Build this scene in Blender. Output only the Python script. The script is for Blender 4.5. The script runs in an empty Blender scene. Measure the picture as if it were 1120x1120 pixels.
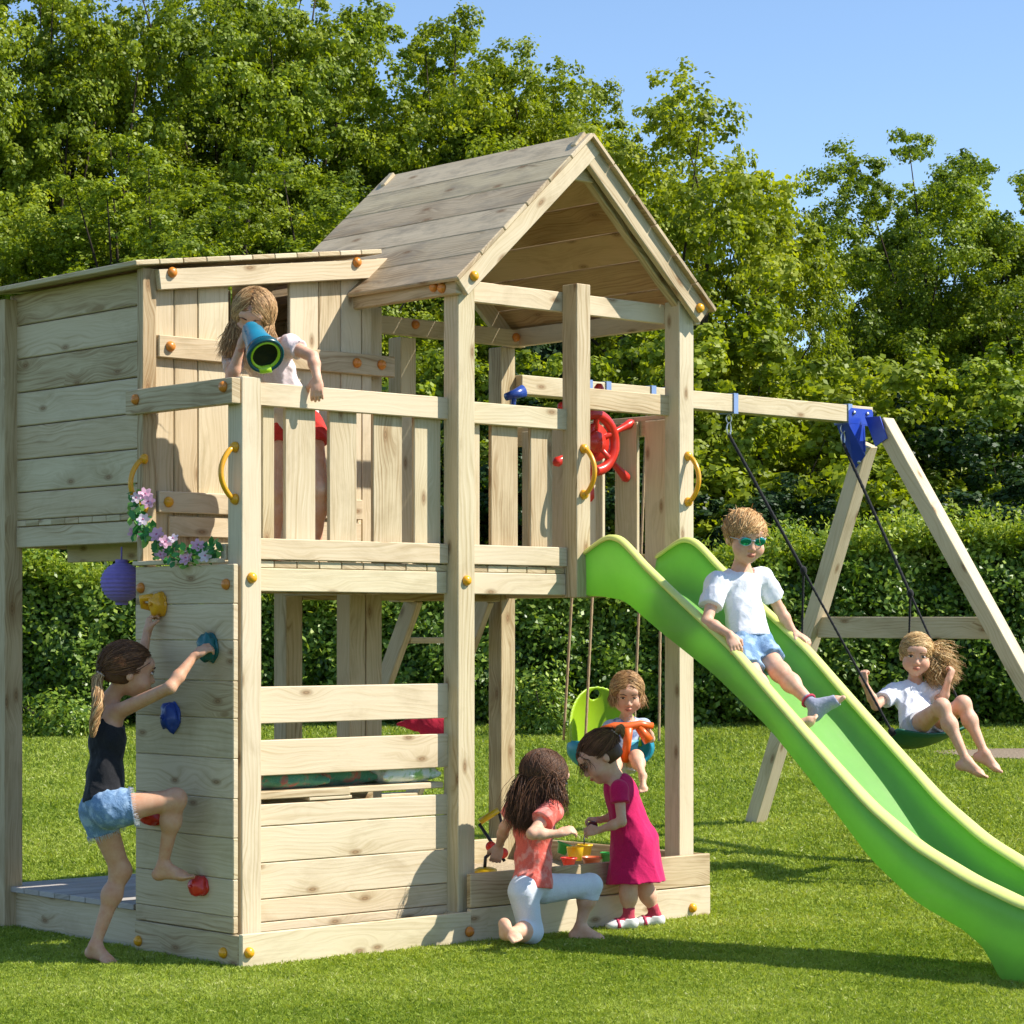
import bpy, bmesh, math, random
import numpy as np
from mathutils import Vector, Matrix, noise as mnoise
random.seed(7); rng = np.random.default_rng(11)
SC = bpy.context.scene; COL = SC.collection
# ------------------------------------------------------------------ camera
FP, AZ, HOR, CAMH = 2740.0, math.radians(47.92), 689.7, 1.25
RA, FA = -1.009, 9.257
SA, CA = math.sin(AZ), math.cos(AZ)
RIGHT = Vector((SA, -CA, 0)); FWD = Vector((CA, SA, 0))
CAMPOS = Vector((-(RA*SA+FA*CA), RA*CA-FA*SA, CAMH))
def RF(R, F, z=0.0):                       # metres to the right of / ahead of the camera -> world
    return CAMPOS + RIGHT*R + FWD*F + Vector((0, 0, z-CAMH))
def P(px, py, F):                          # a point seen at px, py standing F metres away
    return RF((px-560)/FP*F, F, CAMH-(py-HOR)*F/FP)
cam = bpy.data.cameras.new('camera'); camo = bpy.data.objects.new('camera', cam); COL.objects.link(camo)
cam.sensor_width = 36; cam.sensor_fit = 'HORIZONTAL'; cam.lens = FP/1120*36; cam.shift_y = (HOR-560)/1120
cam.clip_start = 0.1; cam.clip_end = 2000
camo.location = CAMPOS
camo.rotation_euler = (math.pi/2, 0, math.atan2(FWD.y, FWD.x)-math.pi/2)
SC.camera = camo
# ------------------------------------------------------------------ light
SUN_EL = math.radians(46)
sd = (RIGHT*1.0 - FWD*0.10).normalized()
SUND = Vector((sd.x*math.cos(SUN_EL), sd.y*math.cos(SUN_EL), math.sin(SUN_EL)))
w = bpy.data.worlds.new("World"); SC.world = w; w.use_nodes = True
nt = w.node_tree; bg = nt.nodes['Background']
sky = nt.nodes.new('ShaderNodeTexSky'); sky.sky_type = 'NISHITA'; sky.sun_disc = False
sky.sun_elevation = SUN_EL; sky.sun_rotation = math.atan2(SUND.x, SUND.y)
sky.air_density = 0.85; sky.dust_density = 0.1; sky.ozone_density = 3.0
nt.links.new(sky.outputs[0], bg.inputs[0]); bg.inputs[1].default_value = 0.135
sun = bpy.data.lights.new('sun', 'SUN'); sun.energy = 5.0; sun.angle = math.radians(0.55); sun.color = (1, 0.945, 0.86)
suno = bpy.data.objects.new('sun', sun); COL.objects.link(suno)
suno.rotation_euler = (-SUND).to_track_quat('-Z', 'Y').to_euler(); suno.location = (0, 0, 20)
SC.view_settings.view_transform = 'Standard'; SC.view_settings.look = 'None'
SC.view_settings.exposure = 0.62; SC.view_settings.gamma = 1.0
# ------------------------------------------------------------------ object helpers
def props(o, label=None, cat=None, group=None, kind=None):
    if label: o['label'] = label
    if cat: o['category'] = cat
    if group: o['group'] = group
    if kind: o['kind'] = kind
    return o
def thing(name, loc, label, cat, group=None):
    o = bpy.data.objects.new(name, None); COL.objects.link(o); o.location = Vector(loc)
    o.empty_display_size = 0.1
    return props(o, label, cat, group)
def root_loc(o):
    v = Vector((0, 0, 0))
    while o is not None: v += o.location; o = o.parent
    return v
def link_mesh(name, me, mats, parent=None, loc=None):
    """mesh given in world coordinates; re-based onto its parent (or loc)"""
    o = bpy.data.objects.new(name, me); COL.objects.link(o)
    base = root_loc(parent) if parent is not None else Vector(loc if loc is not None else (0, 0, 0))
    if base.length > 0: me.transform(Matrix.Translation(-base))
    if parent is not None: o.parent = parent
    else: o.location = base
    for m in (mats if isinstance(mats, (list, tuple)) else [mats]): me.materials.append(m)
    return o
def smooth(me, on=True):
    me.polygons.foreach_set('use_smooth', [on]*len(me.polygons))
def np_mesh(name, V, Fq, sm=True):
    """V (n,3); Fq (m,3) or (m,4)"""
    V = np.ascontiguousarray(V, dtype=np.float32); Fq = np.ascontiguousarray(Fq, dtype=np.int32)
    me = bpy.data.meshes.new(name); n, m, k = len(V), len(Fq), Fq.shape[1]
    me.vertices.add(n); me.vertices.foreach_set('co', V.ravel())
    me.loops.add(m*k); me.loops.foreach_set('vertex_index', Fq.ravel())
    me.polygons.add(m); me.polygons.foreach_set('loop_start', np.arange(0, m*k, k, dtype=np.int32))
    me.polygons.foreach_set('use_smooth', np.full(m, sm))
    me.update(calc_edges=True); me.validate()
    return me
# ------------------------------------------------------------------ materials
class NT:
    def __init__(s, name):
        s.m = bpy.data.materials.new(name); s.m.use_nodes = True; s.t = s.m.node_tree
        s.b = s.t.nodes['Principled BSDF']; s.out = s.t.nodes['Material Output']
    def n(s, typ, ins=None, **kw):
        nd = s.t.nodes.new(typ)
        for k, v in kw.items(): setattr(nd, k, v)
        for k, v in (ins or {}).items():
            if isinstance(v, bpy.types.NodeSocket): s.t.links.new(v, nd.inputs[k])
            else: nd.inputs[k].default_value = v
        return nd
    def l(s, a, b): s.t.links.new(a, b)
    def mix(s, f, a, b, mode='MIX'):
        nd = s.t.nodes.new('ShaderNodeMix'); nd.data_type = 'RGBA'; nd.blend_type = mode
        for i, v in ((0, f), (6, a), (7, b)):
            if isinstance(v, bpy.types.NodeSocket): s.t.links.new(v, nd.inputs[i])
            elif i == 0: nd.inputs[0].default_value = v
            else: nd.inputs[i].default_value = (*v, 1) if len(v) == 3 else v
        return nd.outputs[2]
    def math(s, op, a, b=None, c=None, clamp=False):
        nd = s.t.nodes.new('ShaderNodeMath'); nd.operation = op; nd.use_clamp = clamp
        for i, v in enumerate((a, b, c)):
            if v is None: continue
            if isinstance(v, bpy.types.NodeSocket): s.t.links.new(v, nd.inputs[i])
            else: nd.inputs[i].default_value = v
        return nd.outputs[0]
    def ramp(s, f, stops):
        nd = s.t.nodes.new('ShaderNodeValToRGB'); cr = nd.color_ramp
        while len(cr.elements) < len(stops): cr.elements.new(0.5)
        for e, (p, c) in zip(cr.elements, stops):
            e.position = p; e.color = (*c, 1) if len(c) == 3 else c
        s.t.links.new(f, nd.inputs[0]); return nd.outputs[0]
    def maprange(s, v, a, b, c, d):
        nd = s.n('ShaderNodeMapRange', {0: v, 1: a, 2: b, 3: c, 4: d}); return nd.outputs[0]
    def bump(s, h, strength=0.3, dist=0.01):
        nd = s.n('ShaderNodeBump', {'Height': h, 'Strength': strength, 'Distance': dist})
        s.l(nd.outputs[0], s.b.inputs['Normal'])

def wood_mat(name, light, dark, streak, knot=(0.2, 0.115, 0.05), rough=0.62, contrast=1.0, knots=True, blot=None):
    M = NT(name)
    uv = M.n('ShaderNodeUVMap', uv_map='grain').outputs[0]
    tint = M.n('ShaderNodeAttribute', attribute_name='tint').outputs['Fac']
    sep = M.n('ShaderNodeSeparateXYZ', {0: uv})
    u, v = sep.outputs[0], sep.outputs[1]
    # knots: sparse voronoi cells
    vec = M.n('ShaderNodeCombineXYZ', {0: M.math('MULTIPLY', u, 3.0), 1: M.math('MULTIPLY', v, 7.0), 2: 0.0}).outputs[0]
    vo = M.n('ShaderNodeTexVoronoi', {'Vector': vec, 'Scale': 1.0}, voronoi_dimensions='2D')
    kd = vo.outputs['Distance']
    rnd = M.n('ShaderNodeSeparateColor', {0: vo.outputs['Color']}).outputs[0]
    has = M.math('GREATER_THAN', rnd, 0.5)
    kn = M.math('MULTIPLY', M.maprange(kd, 0.035, 0.12, 1.0, 0.0), has, clamp=True)
    halo = M.math('MULTIPLY', M.maprange(kd, 0.0, 0.42, 1.0, 0.0), has, clamp=True)
    # warped cross-grain coordinate
    wv = M.n('ShaderNodeCombineXYZ', {0: M.math('MULTIPLY', u, 1.6), 1: M.math('MULTIPLY', v, 6.0), 2: 0.0}).outputs[0]
    wn = M.n('ShaderNodeTexNoise', {'Vector': wv, 'Scale': 1.0, 'Detail': 2.0}).outputs['Fac']
    vw = M.math('ADD', v, M.math('MULTIPLY', wn, 0.12))
    vw = M.math('ADD', vw, M.math('MULTIPLY', halo, 0.035))
    rings = M.math('SINE', M.math('MULTIPLY', vw, 330.0))
    rings = M.maprange(rings, -1, 1, 0, 1)
    rings = M.math('POWER', rings, 2.2)
    broad0 = M.n('ShaderNodeTexNoise', {'Vector': M.n('ShaderNodeCombineXYZ', {0: M.math('MULTIPLY', u, .9), 1: M.math('MULTIPLY', v, 12.0), 2: 0.0}).outputs[0], 'Scale': 1.0, 'Detail': 1.0}).outputs['Fac']
    fv = M.n('ShaderNodeCombineXYZ', {0: M.math('MULTIPLY', u, 4.0), 1: M.math('MULTIPLY', vw, 170.0), 2: 0.0}).outputs[0]
    fine = M.n('ShaderNodeTexNoise', {'Vector': fv, 'Scale': 1.0, 'Detail': 3.0, 'Roughness': 0.65}).outputs['Fac']
    bv = M.n('ShaderNodeCombineXYZ', {0: M.math('MULTIPLY', u, 2.0), 1: M.math('MULTIPLY', v, 9.0), 2: 0.0}).outputs[0]
    broad = M.n('ShaderNodeTexNoise', {'Vector': bv, 'Scale': 1.0, 'Detail': 3.0}).outputs['Fac']
    g = M.math('ADD', M.math('MULTIPLY', M.math('MULTIPLY', rings, M.maprange(broad0, .4, .65, 0, 1)), 0.36*contrast), M.math('MULTIPLY', M.maprange(fine, 0.35, 0.7, 0, 1), 0.46*contrast))
    g = M.math('ADD', g, M.math('MULTIPLY', M.maprange(broad, 0.35, 0.7, 0, 1), 0.25), clamp=True)
    g = M.math('ADD', g, M.math('MULTIPLY', M.math('SUBTRACT', tint, 0.5), 0.75), clamp=True)
    g = M.math('ADD', g, M.math('MULTIPLY', halo, 0.25), clamp=True)
    col = M.ramp(g, [(0.0, light), (0.55, dark), (1.0, streak)])
    stn = M.n('ShaderNodeTexNoise', {'Vector': M.n('ShaderNodeCombineXYZ', {0: M.math('MULTIPLY', u, 2.2), 1: M.math('MULTIPLY', v, 5.0), 2: 3.0}).outputs[0], 'Scale': 1.0, 'Detail': 6.0, 'Roughness': 0.65, 'Distortion': .5}).outputs['Fac']
    col = M.mix(M.maprange(stn, 0.52, 0.72, 0, 0.6), col, M.mix(1.0, col, (0.62, 0.58, 0.50), 'MULTIPLY'))
    # green / pink tints of treated pine, board by board
    hue = M.math('FRACT', M.math('MULTIPLY', tint, 7.31))
    col = M.mix(M.maprange(hue, 0.5, 1.0, 0, 0.25), col, M.mix(1.0, col, (0.90, 1.0, 0.80), 'MULTIPLY'))
    col = M.mix(M.maprange(hue, 0.4, 0.0, 0, 0.4), col, M.mix(1.0, col, (1.0, 0.90, 0.80), 'MULTIPLY'))
    if blot:
        bl = M.n('ShaderNodeTexNoise', {'Vector': M.n('ShaderNodeCombineXYZ', {0: M.math('MULTIPLY', u, 3.0), 1: M.math('MULTIPLY', v, 8.0), 2: 0.0}).outputs[0], 'Scale': 1.3, 'Detail': 6.0, 'Roughness': 0.7}).outputs['Fac']
        col = M.mix(M.maprange(bl, 0.48, 0.68, 0, 0.75), col, blot)
    if knots:
        kc = M.ramp(M.math('SINE', M.math('MULTIPLY', kd, 130.0)), [(0, knot), (1, tuple(c*1.6 for c in knot))])
        col = M.mix(M.math('MULTIPLY', kn, 0.8), col, kc)
    M.l(col, M.b.inputs['Base Color']); M.b.inputs['Roughness'].default_value = rough
    M.b.inputs['Specular IOR Level'].default_value = 0.25
    M.bump(M.math('ADD', fine, M.math('MULTIPLY', rings, 0.3)), 0.25, 0.002)
    return M.m
def plastic(name, col, rough=0.35, bumpy=0.0, spec=0.5, sss=0.0, trans=0.0, dirt=0.06):
    M = NT(name)
    co = M.n('ShaderNodeTexCoord').outputs['Object']
    nz = M.n('ShaderNodeTexNoise', {'Vector': co, 'Scale': 9.0, 'Detail': 5.0, 'Roughness': 0.7}).outputs['Fac']
    c = M.mix(M.maprange(nz, 0.35, 0.75, 0, 1), tuple(min(1, x*(1+dirt)) for x in col), tuple(x*(1-dirt*2.2) for x in col))
    M.l(c, M.b.inputs['Base Color'])
    rr = M.maprange(nz, 0.3, 0.8, rough*0.8, min(1, rough*1.35)); M.l(rr, M.b.inputs['Roughness'])
    M.b.inputs['Specular IOR Level'].default_value = spec
    if bumpy:
        fn = M.n('ShaderNodeTexNoise', {'Vector': co, 'Scale': 160.0, 'Detail': 2.0}).outputs['Fac']
        M.bump(fn, bumpy, 0.003)
    if trans > 0:
        tr = M.n('ShaderNodeBsdfTranslucent', {'Color': c})
        mx = M.n('ShaderNodeMixShader', {0: trans, 1: M.b.outputs[0], 2: tr.outputs[0]})
        M.l(mx.outputs[0], M.out.inputs[0])
    return M.m
def cloth(name, col, col2=None, scale=220, rough=0.9, blot=0.0, blotcol=None, fold=0.25):
    M = NT(name)
    co = M.n('ShaderNodeTexCoord').outputs['Object']
    wv = M.n('ShaderNodeTexNoise', {'Vector': co, 'Scale': scale, 'Detail': 2.0}).outputs['Fac']
    c = M.mix(M.maprange(wv, 0.3, 0.7, 0, 1), col, col2 or tuple(x*0.8 for x in col))
    if blot:
        bn = M.n('ShaderNodeTexNoise', {'Vector': co, 'Scale': 22.0, 'Detail': 4.0, 'Roughness': 0.6}).outputs['Fac']
        c = M.mix(M.maprange(bn, 0.5, 0.62, 0, blot), c, blotcol)
    M.l(c, M.b.inputs['Base Color']); M.b.inputs['Roughness'].default_value = rough
    M.b.inputs['Specular IOR Level'].default_value = 0.15
    M.b.inputs['Sheen Weight'].default_value = 0.15
    fo = M.n('ShaderNodeTexNoise', {'Vector': co, 'Scale': 20.0, 'Detail': 3.0, 'Distortion': 0.6}).outputs['Fac']
    M.bump(M.math('ADD', M.math('MULTIPLY', wv, 0.08), fo), fold, 0.02)
    return M.m
WOOD = wood_mat('pine_treated', (0.67, 0.56, 0.385), (0.54, 0.43, 0.265), (0.33, 0.225, 0.11))
WOODSIDE = WOOD
WOODROOF = wood_mat('pine_roof_weathered', (0.66, 0.53, 0.345), (0.54, 0.42, 0.265), (0.34, 0.245, 0.14), contrast=1.2, blot=(0.30, 0.245, 0.17))
WOODIN = wood_mat('pine_underside_bounce_tint', (0.56, 0.40, 0.22), (0.46, 0.31, 0.155), (0.30, 0.18, 0.08))  # aged roof underside, with shade and warm bounced light painted into its darker colour
WOODDECK = wood_mat('pine_deck_grey', (0.50, 0.46, 0.42), (0.42, 0.38, 0.34), (0.30, 0.27, 0.24), knots=False)
CAPORANGE = plastic('orange_plastic', (0.64, 0.22, 0.03), 0.35)
CAPYELLOW = plastic('yellow_plastic', (0.76, 0.36, 0.015), 0.3)
REDPL = plastic('red_plastic', (0.62, 0.035, 0.02), 0.3)
BLUEPL = plastic('blue_plastic', (0.02, 0.06, 0.30), 0.32)
TEALPL = plastic('teal_plastic', (0.01, 0.12, 0.12), 0.32)
DARKHOLE = plastic('dark_interior', (0.02, 0.015, 0.01), 0.9)
STEEL = NT('galvanised_steel'); STEEL.b.inputs['Metallic'].default_value = 1; STEEL.b.inputs['Base Color'].default_value = (0.6, 0.6, 0.6, 1); STEEL.b.inputs['Roughness'].default_value = 0.35; STEEL = STEEL.m
# ------------------------------------------------------------------ boards
class Boards:
    """collects wooden boards into one mesh, with grain coordinates running along each board"""
    def __init__(s): s.bm = bmesh.new(); s.uv = s.bm.loops.layers.uv.new('grain'); s.ti = s.bm.faces.layers.float.new('tint'); s.rn = random.Random(len(bpy.data.objects)*7+3)
    def board(s, c, ax, half, ch=0.003, grain=None, tint=None):
        """c centre, ax three unit axes, half sizes; grain = index of long axis"""
        c = Vector(c); ax = [Vector(a).normalized() for a in ax]
        g = grain if grain is not None else max(range(3), key=lambda i: half[i])
        ch = min(ch, min(half)*0.45)
        ou, ov = s.rn.uniform(0, 50), s.rn.uniform(0, 50); t = s.rn.random() if tint is None else tint
        vs = {}; dn = [i for i in range(3)]
        for sx in (-1, 1):
            for sy in (-1, 1):
                for sz in (-1, 1):
                    for k in range(3):
                        l = [sx*(half[0]-(ch if k != 0 else 0)), sy*(half[1]-(ch if k != 1 else 0)), sz*(half[2]-(ch if k != 2 else 0))]
                        vs[(sx, sy, sz, k)] = (s.bm.verts.new(c+ax[0]*l[0]+ax[1]*l[1]+ax[2]*l[2]), l)
        def face(keys):
            try: f = s.bm.faces.new([vs[k][0] for k in keys])
            except ValueError: return
            f[s.ti] = t; f.smooth = False
            cl = [vs[k][1] for k in keys]
            n = (Vector(cl[1])-Vector(cl[0])).cross(Vector(cl[2])-Vector(cl[1]))
            na = max(range(3), key=lambda i: abs(n[i]))
            o = [i for i in range(3) if i != g]
            for lp, l in zip(f.loops, cl):
                if na == g: uu, vv = l[o[0]]*0.15, l[o[1]]*1.0+l[o[0]]*0.3
                else:
                    oth = [i for i in o if i != na][0]; uu, vv = l[g], l[oth]+(l[na] if False else 0)
                lp[s.uv].uv = (uu+ou, vv+ov+(0.7 if na == o[0] else 0))
        S = (-1, 1)
        for k in range(3):
            a, b = [i for i in range(3) if i != k]
            for sg in S:
                ks = []
                for (p, q) in ((-1, -1), (1, -1), (1, 1), (-1, 1)):
                    e = [0, 0, 0]; e[k] = sg; e[a] = p; e[b] = q; ks.append((*e, k))
                if (sg > 0) == (k == 1): ks.reverse()
                face(ks)
        for k in range(3):            # edges along axis k
            a, b = [i for i in range(3) if i != k]
            for p in S:
                for q in S:
                    e0 = [0, 0, 0]; e0[a] = p; e0[b] = q; e1 = list(e0); e0[k] = -1; e1[k] = 1
                    ks = [(*e0, a), (*e1, a), (*e1, b), (*e0, b)]
                    cc = [vs[x][0].co for x in ks]
                    nn = (cc[1]-cc[0]).cross(cc[2]-cc[1]); out = (cc[0]+cc[2])/2-c
                    if nn.dot(out) < 0: ks.reverse()
                    face(ks)
        for sx in S:
            for sy in S:
                for sz in S:
                    ks = [(sx, sy, sz, 0), (sx, sy, sz, 1), (sx, sy, sz, 2)]
                    cc = [vs[x][0].co for x in ks]
                    if (cc[1]-cc[0]).cross(cc[2]-cc[1]).dot(cc[0]-c) < 0: ks.reverse()
                    face(ks)
        return s
    def box(s, x0, x1, y0, y1, z0, z1, **kw):
        return s.board(((x0+x1)/2, (y0+y1)/2, (z0+z1)/2), ((1, 0, 0), (0, 1, 0), (0, 0, 1)), ((x1-x0)/2, (y1-y0)/2, (z1-z0)/2), **kw)
    def beam(s, a, b, w, h, side=None, **kw):
        a, b = Vector(a), Vector(b); d = (b-a).normalized()
        sd = Vector(side) if side is not None else Vector((0, 0, 1)).cross(d)
        sd = (sd-d*sd.dot(d)).normalized(); up = d.cross(sd)
        return s.board((a+b)/2, (d, sd, up), ((b-a).length/2, w/2, h/2), grain=0, **kw)
    def build(s, name, mat, parent, **kw):
        me = bpy.data.meshes.new(name); bmesh.ops.recalc_face_normals(s.bm, faces=s.bm.faces)
        s.bm.to_mesh(me); s.bm.free()
        return link_mesh(name, me, mat, parent, **kw)
def wbox(name, parent, x0, x1, y0, y1, z0, z1, mat=None, **kw):
    return Boards().box(x0, x1, y0, y1, z0, z1, **kw).build(name, mat or WOOD, parent)
def wbeam(name, parent, a, b, w, h, side=None, mat=None):
    return Boards().beam(a, b, w, h, side).build(name, mat or WOOD, parent)
# ------------------------------------------------------------------ round shapes
def tube_np(pts, rad, n=8, caps=True, closed=False):
    pts = [Vector(p) for p in pts]; m = len(pts)
    rad = [rad]*m if not hasattr(rad, '__len__') else rad
    V, Fq = [], []; prev = None
    for i, p in enumerate(pts):
        if closed: d = (pts[(i+1) % m]-pts[i-1])
        else: d = pts[min(i+1, m-1)]-pts[max(i-1, 0)]
        d = d.normalized() if d.length > 1e-9 else Vector((0, 0, 1))
        if prev is None:
            prev = d.orthogonal().normalized()
        prev = (prev-d*prev.dot(d)); prev = prev.normalized() if prev.length > 1e-6 else d.orthogonal().normalized()
        q = d.cross(prev)
        for k in range(n):
            a = 2*math.pi*k/n; V.append(p+(prev*math.cos(a)+q*math.sin(a))*rad[i])
    R = m if closed else m-1
    for i in range(R):
        for k in range(n):
            j = (i+1) % m
            Fq.append((i*n+k, i*n+(k+1) % n, j*n+(k+1) % n, j*n+k))
    if caps and not closed:
        for i, rev in ((0, True), (m-1, False)):
            V.append(pts[i]); c = len(V)-1
            for k in range(n):
                a, b = i*n+k, i*n+(k+1) % n
                Fq.append((b, a, c, c) if rev else (a, b, c, c))
    return [tuple(v) for v in V], Fq
class Geo:
    def __init__(s): s.bm = bmesh.new()
    def add(s, V, Fq, sm=True, mi=0):
        vs = [s.bm.verts.new(v) for v in V]
        for f in Fq:
            f = list(dict.fromkeys(f))
            try: fc = s.bm.faces.new([vs[i] for i in f]); fc.smooth = sm; fc.material_index = mi
            except ValueError: pass
        return s
    def tube(s, pts, r, n=10, closed=False, mi=0, sm=True):
        V, Fq = tube_np(pts, r, n, True, closed); return s.add(V, Fq, sm, mi)
    def lathe(s, prof, origin, axis=(0, 0, 1), n=24, mi=0, sm=True, ripple=None):
        """prof list of (r, h) along axis"""
        ax = Vector(axis).normalized(); e1 = ax.orthogonal().normalized(); e2 = ax.cross(e1); o = Vector(origin)
        V, Fq = [], []
        for (r, h) in prof:
            for k in range(n):
                a = 2*math.pi*k/n; rr = r*(ripple(a, h) if ripple else 1)
                V.append(o+ax*h+(e1*math.cos(a)+e2*math.sin(a))*rr)
        for i in range(len(prof)-1):
            for k in range(n):
                Fq.append((i*n+k, i*n+(k+1) % n, (i+1)*n+(k+1) % n, (i+1)*n+k))
        return s.add(V, Fq, sm, mi)
    def ell(s, c, r, axes=None, n=16, mi=0, noise=0.0, seed=0):
        c = Vector(c); ax = [Vector(a) for a in (axes or ((1, 0, 0), (0, 1, 0), (0, 0, 1)))]
        V, Fq = [], []; m = n//2
        for i in range(m+1):
            th = math.pi*i/m
            for k in range(n):
                a = 2*math.pi*k/n
                d = Vector((math.sin(th)*math.cos(a), math.sin(th)*math.sin(a), math.cos(th)))
                f = 1+(noise*mnoise.noise(d*2.1+Vector((seed*3.7, seed, 0))) if noise else 0)
                V.append(c+(ax[0]*d.x*r[0]+ax[1]*d.y*r[1]+ax[2]*d.z*r[2])*f)
        for i in range(m):
            for k in range(n):
                Fq.append((i*n+k, (i+1)*n+k, (i+1)*n+(k+1) % n, i*n+(k+1) % n))
        return s.add(V, Fq, True, mi)
    def plate(s, poly, thick, o, ex, ey, ez, mi=0, bevel=0.002):
        """2-D polygon extruded along ez, centred"""
        o, ex, ey, ez = Vector(o), Vector(ex).normalized(), Vector(ey).normalized(), Vector(ez).normalized(); n = len(poly)
        V = [o+ex*a+ey*b+ez*t for t in (-thick/2, thick/2) for (a, b) in poly]
        Fq = [tuple(range(n))[::-1], tuple(range(n, 2*n))]+[(i, (i+1) % n, n+(i+1) % n, n+i) for i in range(n)]
        return s.add(V, Fq, False, mi)
    def build(s, name, mats, parent=None, merge=True, **kw):
        if merge: bmesh.ops.remove_doubles(s.bm, verts=s.bm.verts, dist=1e-5)
        bmesh.ops.recalc_face_normals(s.bm, faces=s.bm.faces)
        me = bpy.data.meshes.new(name); s.bm.to_mesh(me); s.bm.free()
        return link_mesh(name, me, mats, parent, **kw)
def groundz(F):
    d = F-11.6; return 0.03*(d+math.sqrt(d*d+0.5)) if F < 24 else 0.03*(12.4+math.sqrt(12.4**2+.5))
def gz(x, y):
    return groundz(FA+x*CA+y*SA)
# ================================================================== PLAYHOUSE
tower = thing('playhouse', (1.2, 0.6, 0), 'wooden climbing playhouse on stilts with balcony, gabled lookout roof, climbing wall and sandbox', 'playhouse')
T = tower
# posts
POSTS = [(.035, .125, .03, .12, 0, 2.195), (1.096, 1.186, .03, .12, 0, 2.645), (1.751, 1.831, .03, .12, 1.388, 2.70), (2.364, 2.455, .03, .12, 0, 2.68),
         (1.119, 1.209, 1.20, 1.29, 0, 2.58), (2.374, 2.464, 1.20, 1.29, 0, 2.58), (1.77, 1.86, 1.205, 1.295, 1.38, 2.58),
         (1.075, 1.16, .70, .79, 0, 2.72), (1.165, 1.25, .70, .79, 0, 2.62), (0.0, .087, 1.666, 1.756, 0, 2.64), (1.075, 1.16, 1.666, 1.756, 0, 2.78)]
for p in POSTS: wbox('post', T, *p)
wbox('post', T, 0.0, .065, .635, .675, 1.5, 2.66)
wbox('post', T, .025, .10, .635, .72, 0, 1.498)
# decks (boards run front to back)
b = Boards(); x = .13
while x < 2.36:
    b.box(x, min(x+.104, 2.36), .099, 1.26 if x > 1.15 else .625, 1.488, 1.514, ch=.002); x += .108
b.build('deck_floor', WOOD, T)
b = Boards(); x = .075
while x < 1.06:
    b.box(x, x+.104, .69, 1.74, 1.686, 1.712, ch=.002); x += .108
b.build('house_floor', WOOD, T)
# fascia + joists
for (xa, xb) in ((.128, 1.094), (1.188, 1.749)):
    wbox('fascia_board', T, xa, xb, .095, .121, 1.398, 1.486)
    wbox('kick_board', T, xa, xb, .086, .112, 1.518, 1.598)
wbox('fascia_board', T, 1.833, 2.362, .095, .121, 1.398, 1.486)
wbox('joist', T, 1.212, 2.372, 1.20, 1.23, 1.385, 1.48)
wbox('joist', T, .13, 1.09, .60, .63, 1.40, 1.486)
wbox('joist', T, 1.10, 1.128, .122, 1.198, 1.40, 1.486)
wbox('joist', T, 2.40, 2.428, .122, 1.198, 1.40, 1.486)
# house platform fascia on the left side, with the ends of its floor boards above
wbox('fascia_board', T, .055, .08, .678, 1.664, 1.598, 1.682)
wbox('fascia_board', T, .09, 1.07, 1.69, 1.715, 1.598, 1.682)
b = Boards(); y = .68
while y < 1.65:
    b.box(.058, .078, y, min(y+.098, 1.664), 1.687, 1.711, ch=.002); y += .102
b.build('floor_board_ends', WOOD, T)
# railings
rl = Boards().box(.120, 1.102, .092, .120, 2.098, 2.186).build('top_rail', WOOD, T)
Boards().box(1.184, 1.755, .092, .120, 2.090, 2.178).build('top_rail', WOOD, T)
Boards().box(1.829, 2.368, .092, .120, 2.185, 2.275).build('top_rail', WOOD, T)
Boards().box(-.014, .028, .028, .735, 2.092, 2.188).build('top_rail', WOOD, T)
Boards().box(2.458, 2.486, .10, 1.20, 2.115, 2.205).build('top_rail', WOOD, T)
Boards().box(1.21, 1.768, 1.20, 1.228, 2.09, 2.18).build('top_rail', WOOD, T)
for (xa, xb) in ((.199, .255), (.307, .452), (.519, .655), (.737, .885), (.947, 1.085), (1.19, 1.295), (1.356, 1.505), (1.575, 1.70)):
    wbox('picket', T, xa, xb, .1235, .142, 1.516, 2.13)
for (ya, yb) in ((.17, .31), (.36, .50), (.58, .70), (.79, .92), (1.0, 1.12)):
    wbox('picket', T, 2.432, 2.452, ya, yb, 1.50, 2.18)
for (xa, xb) in ((1.24, 1.36), (1.43, 1.55), (1.62, 1.74)):
    wbox('picket', T, xa, xb, 1.178, 1.197, 1.52, 2.15)
# tower right side kick board
wbox('kick_board', T, 2.456, 2.482, .125, 1.198, 1.50, 1.59)
# climbing wall
seams = [.126, .188, .327, .480, .626, .775, .924, 1.063, 1.215, 1.351, 1.499]
b = Boards()
b.box(-.004, .020, 0.0, .685, .0, .122)
for z0, z1 in zip(seams[:-1], seams[1:]):
    b.box(-.001+random.uniform(-.001, .001), .022, .034, .683, z0, z1-.0015)
cw = b.build('climbing_wall', WOOD, T)
wbox('ledge_board', T, -.012, .032, .13, .69, 1.5025, 1.520)
wbox('ledge_block', T, .03, .06, .13, .16, 1.515, 1.575)
# base boards, bench box
wbox('base_board', T, -.004, 1.13, -.026, -.002, 0.0, .128)
wbox('base_board', T, 1.075, 1.10, -.0015, .098, 0.0, .124)
b = Boards()
zz = [.112, .150, .237, .374, .512, .596]
for z0, z1 in zip(zz[:-1], zz[1:]): b.box(.105, 1.1, .098, .118, z0, z1-.003)
b.build('bench_front', WOOD, T)
b = Boards(); b.box(.11, .60, .094, .25, .612, .642); b.box(.40, .61, .096, .30, .598, .611); b.box(.605, 1.09, .112, .25, .618, .642)
for k in range(3): b.box(.11, 1.09, .252+k*.10, .347+k*.10, .620, .642)
b.build('bench_lid', WOOD, T)
wbox('bench_side', T, .11, 1.09, .56, .58, .02, .612)
wbox('guard_board', T, .105, 1.098, .092, .118, .702, .836)
wbox('guard_board', T, .105, 1.098, .092, .118, .899, 1.038)
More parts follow.
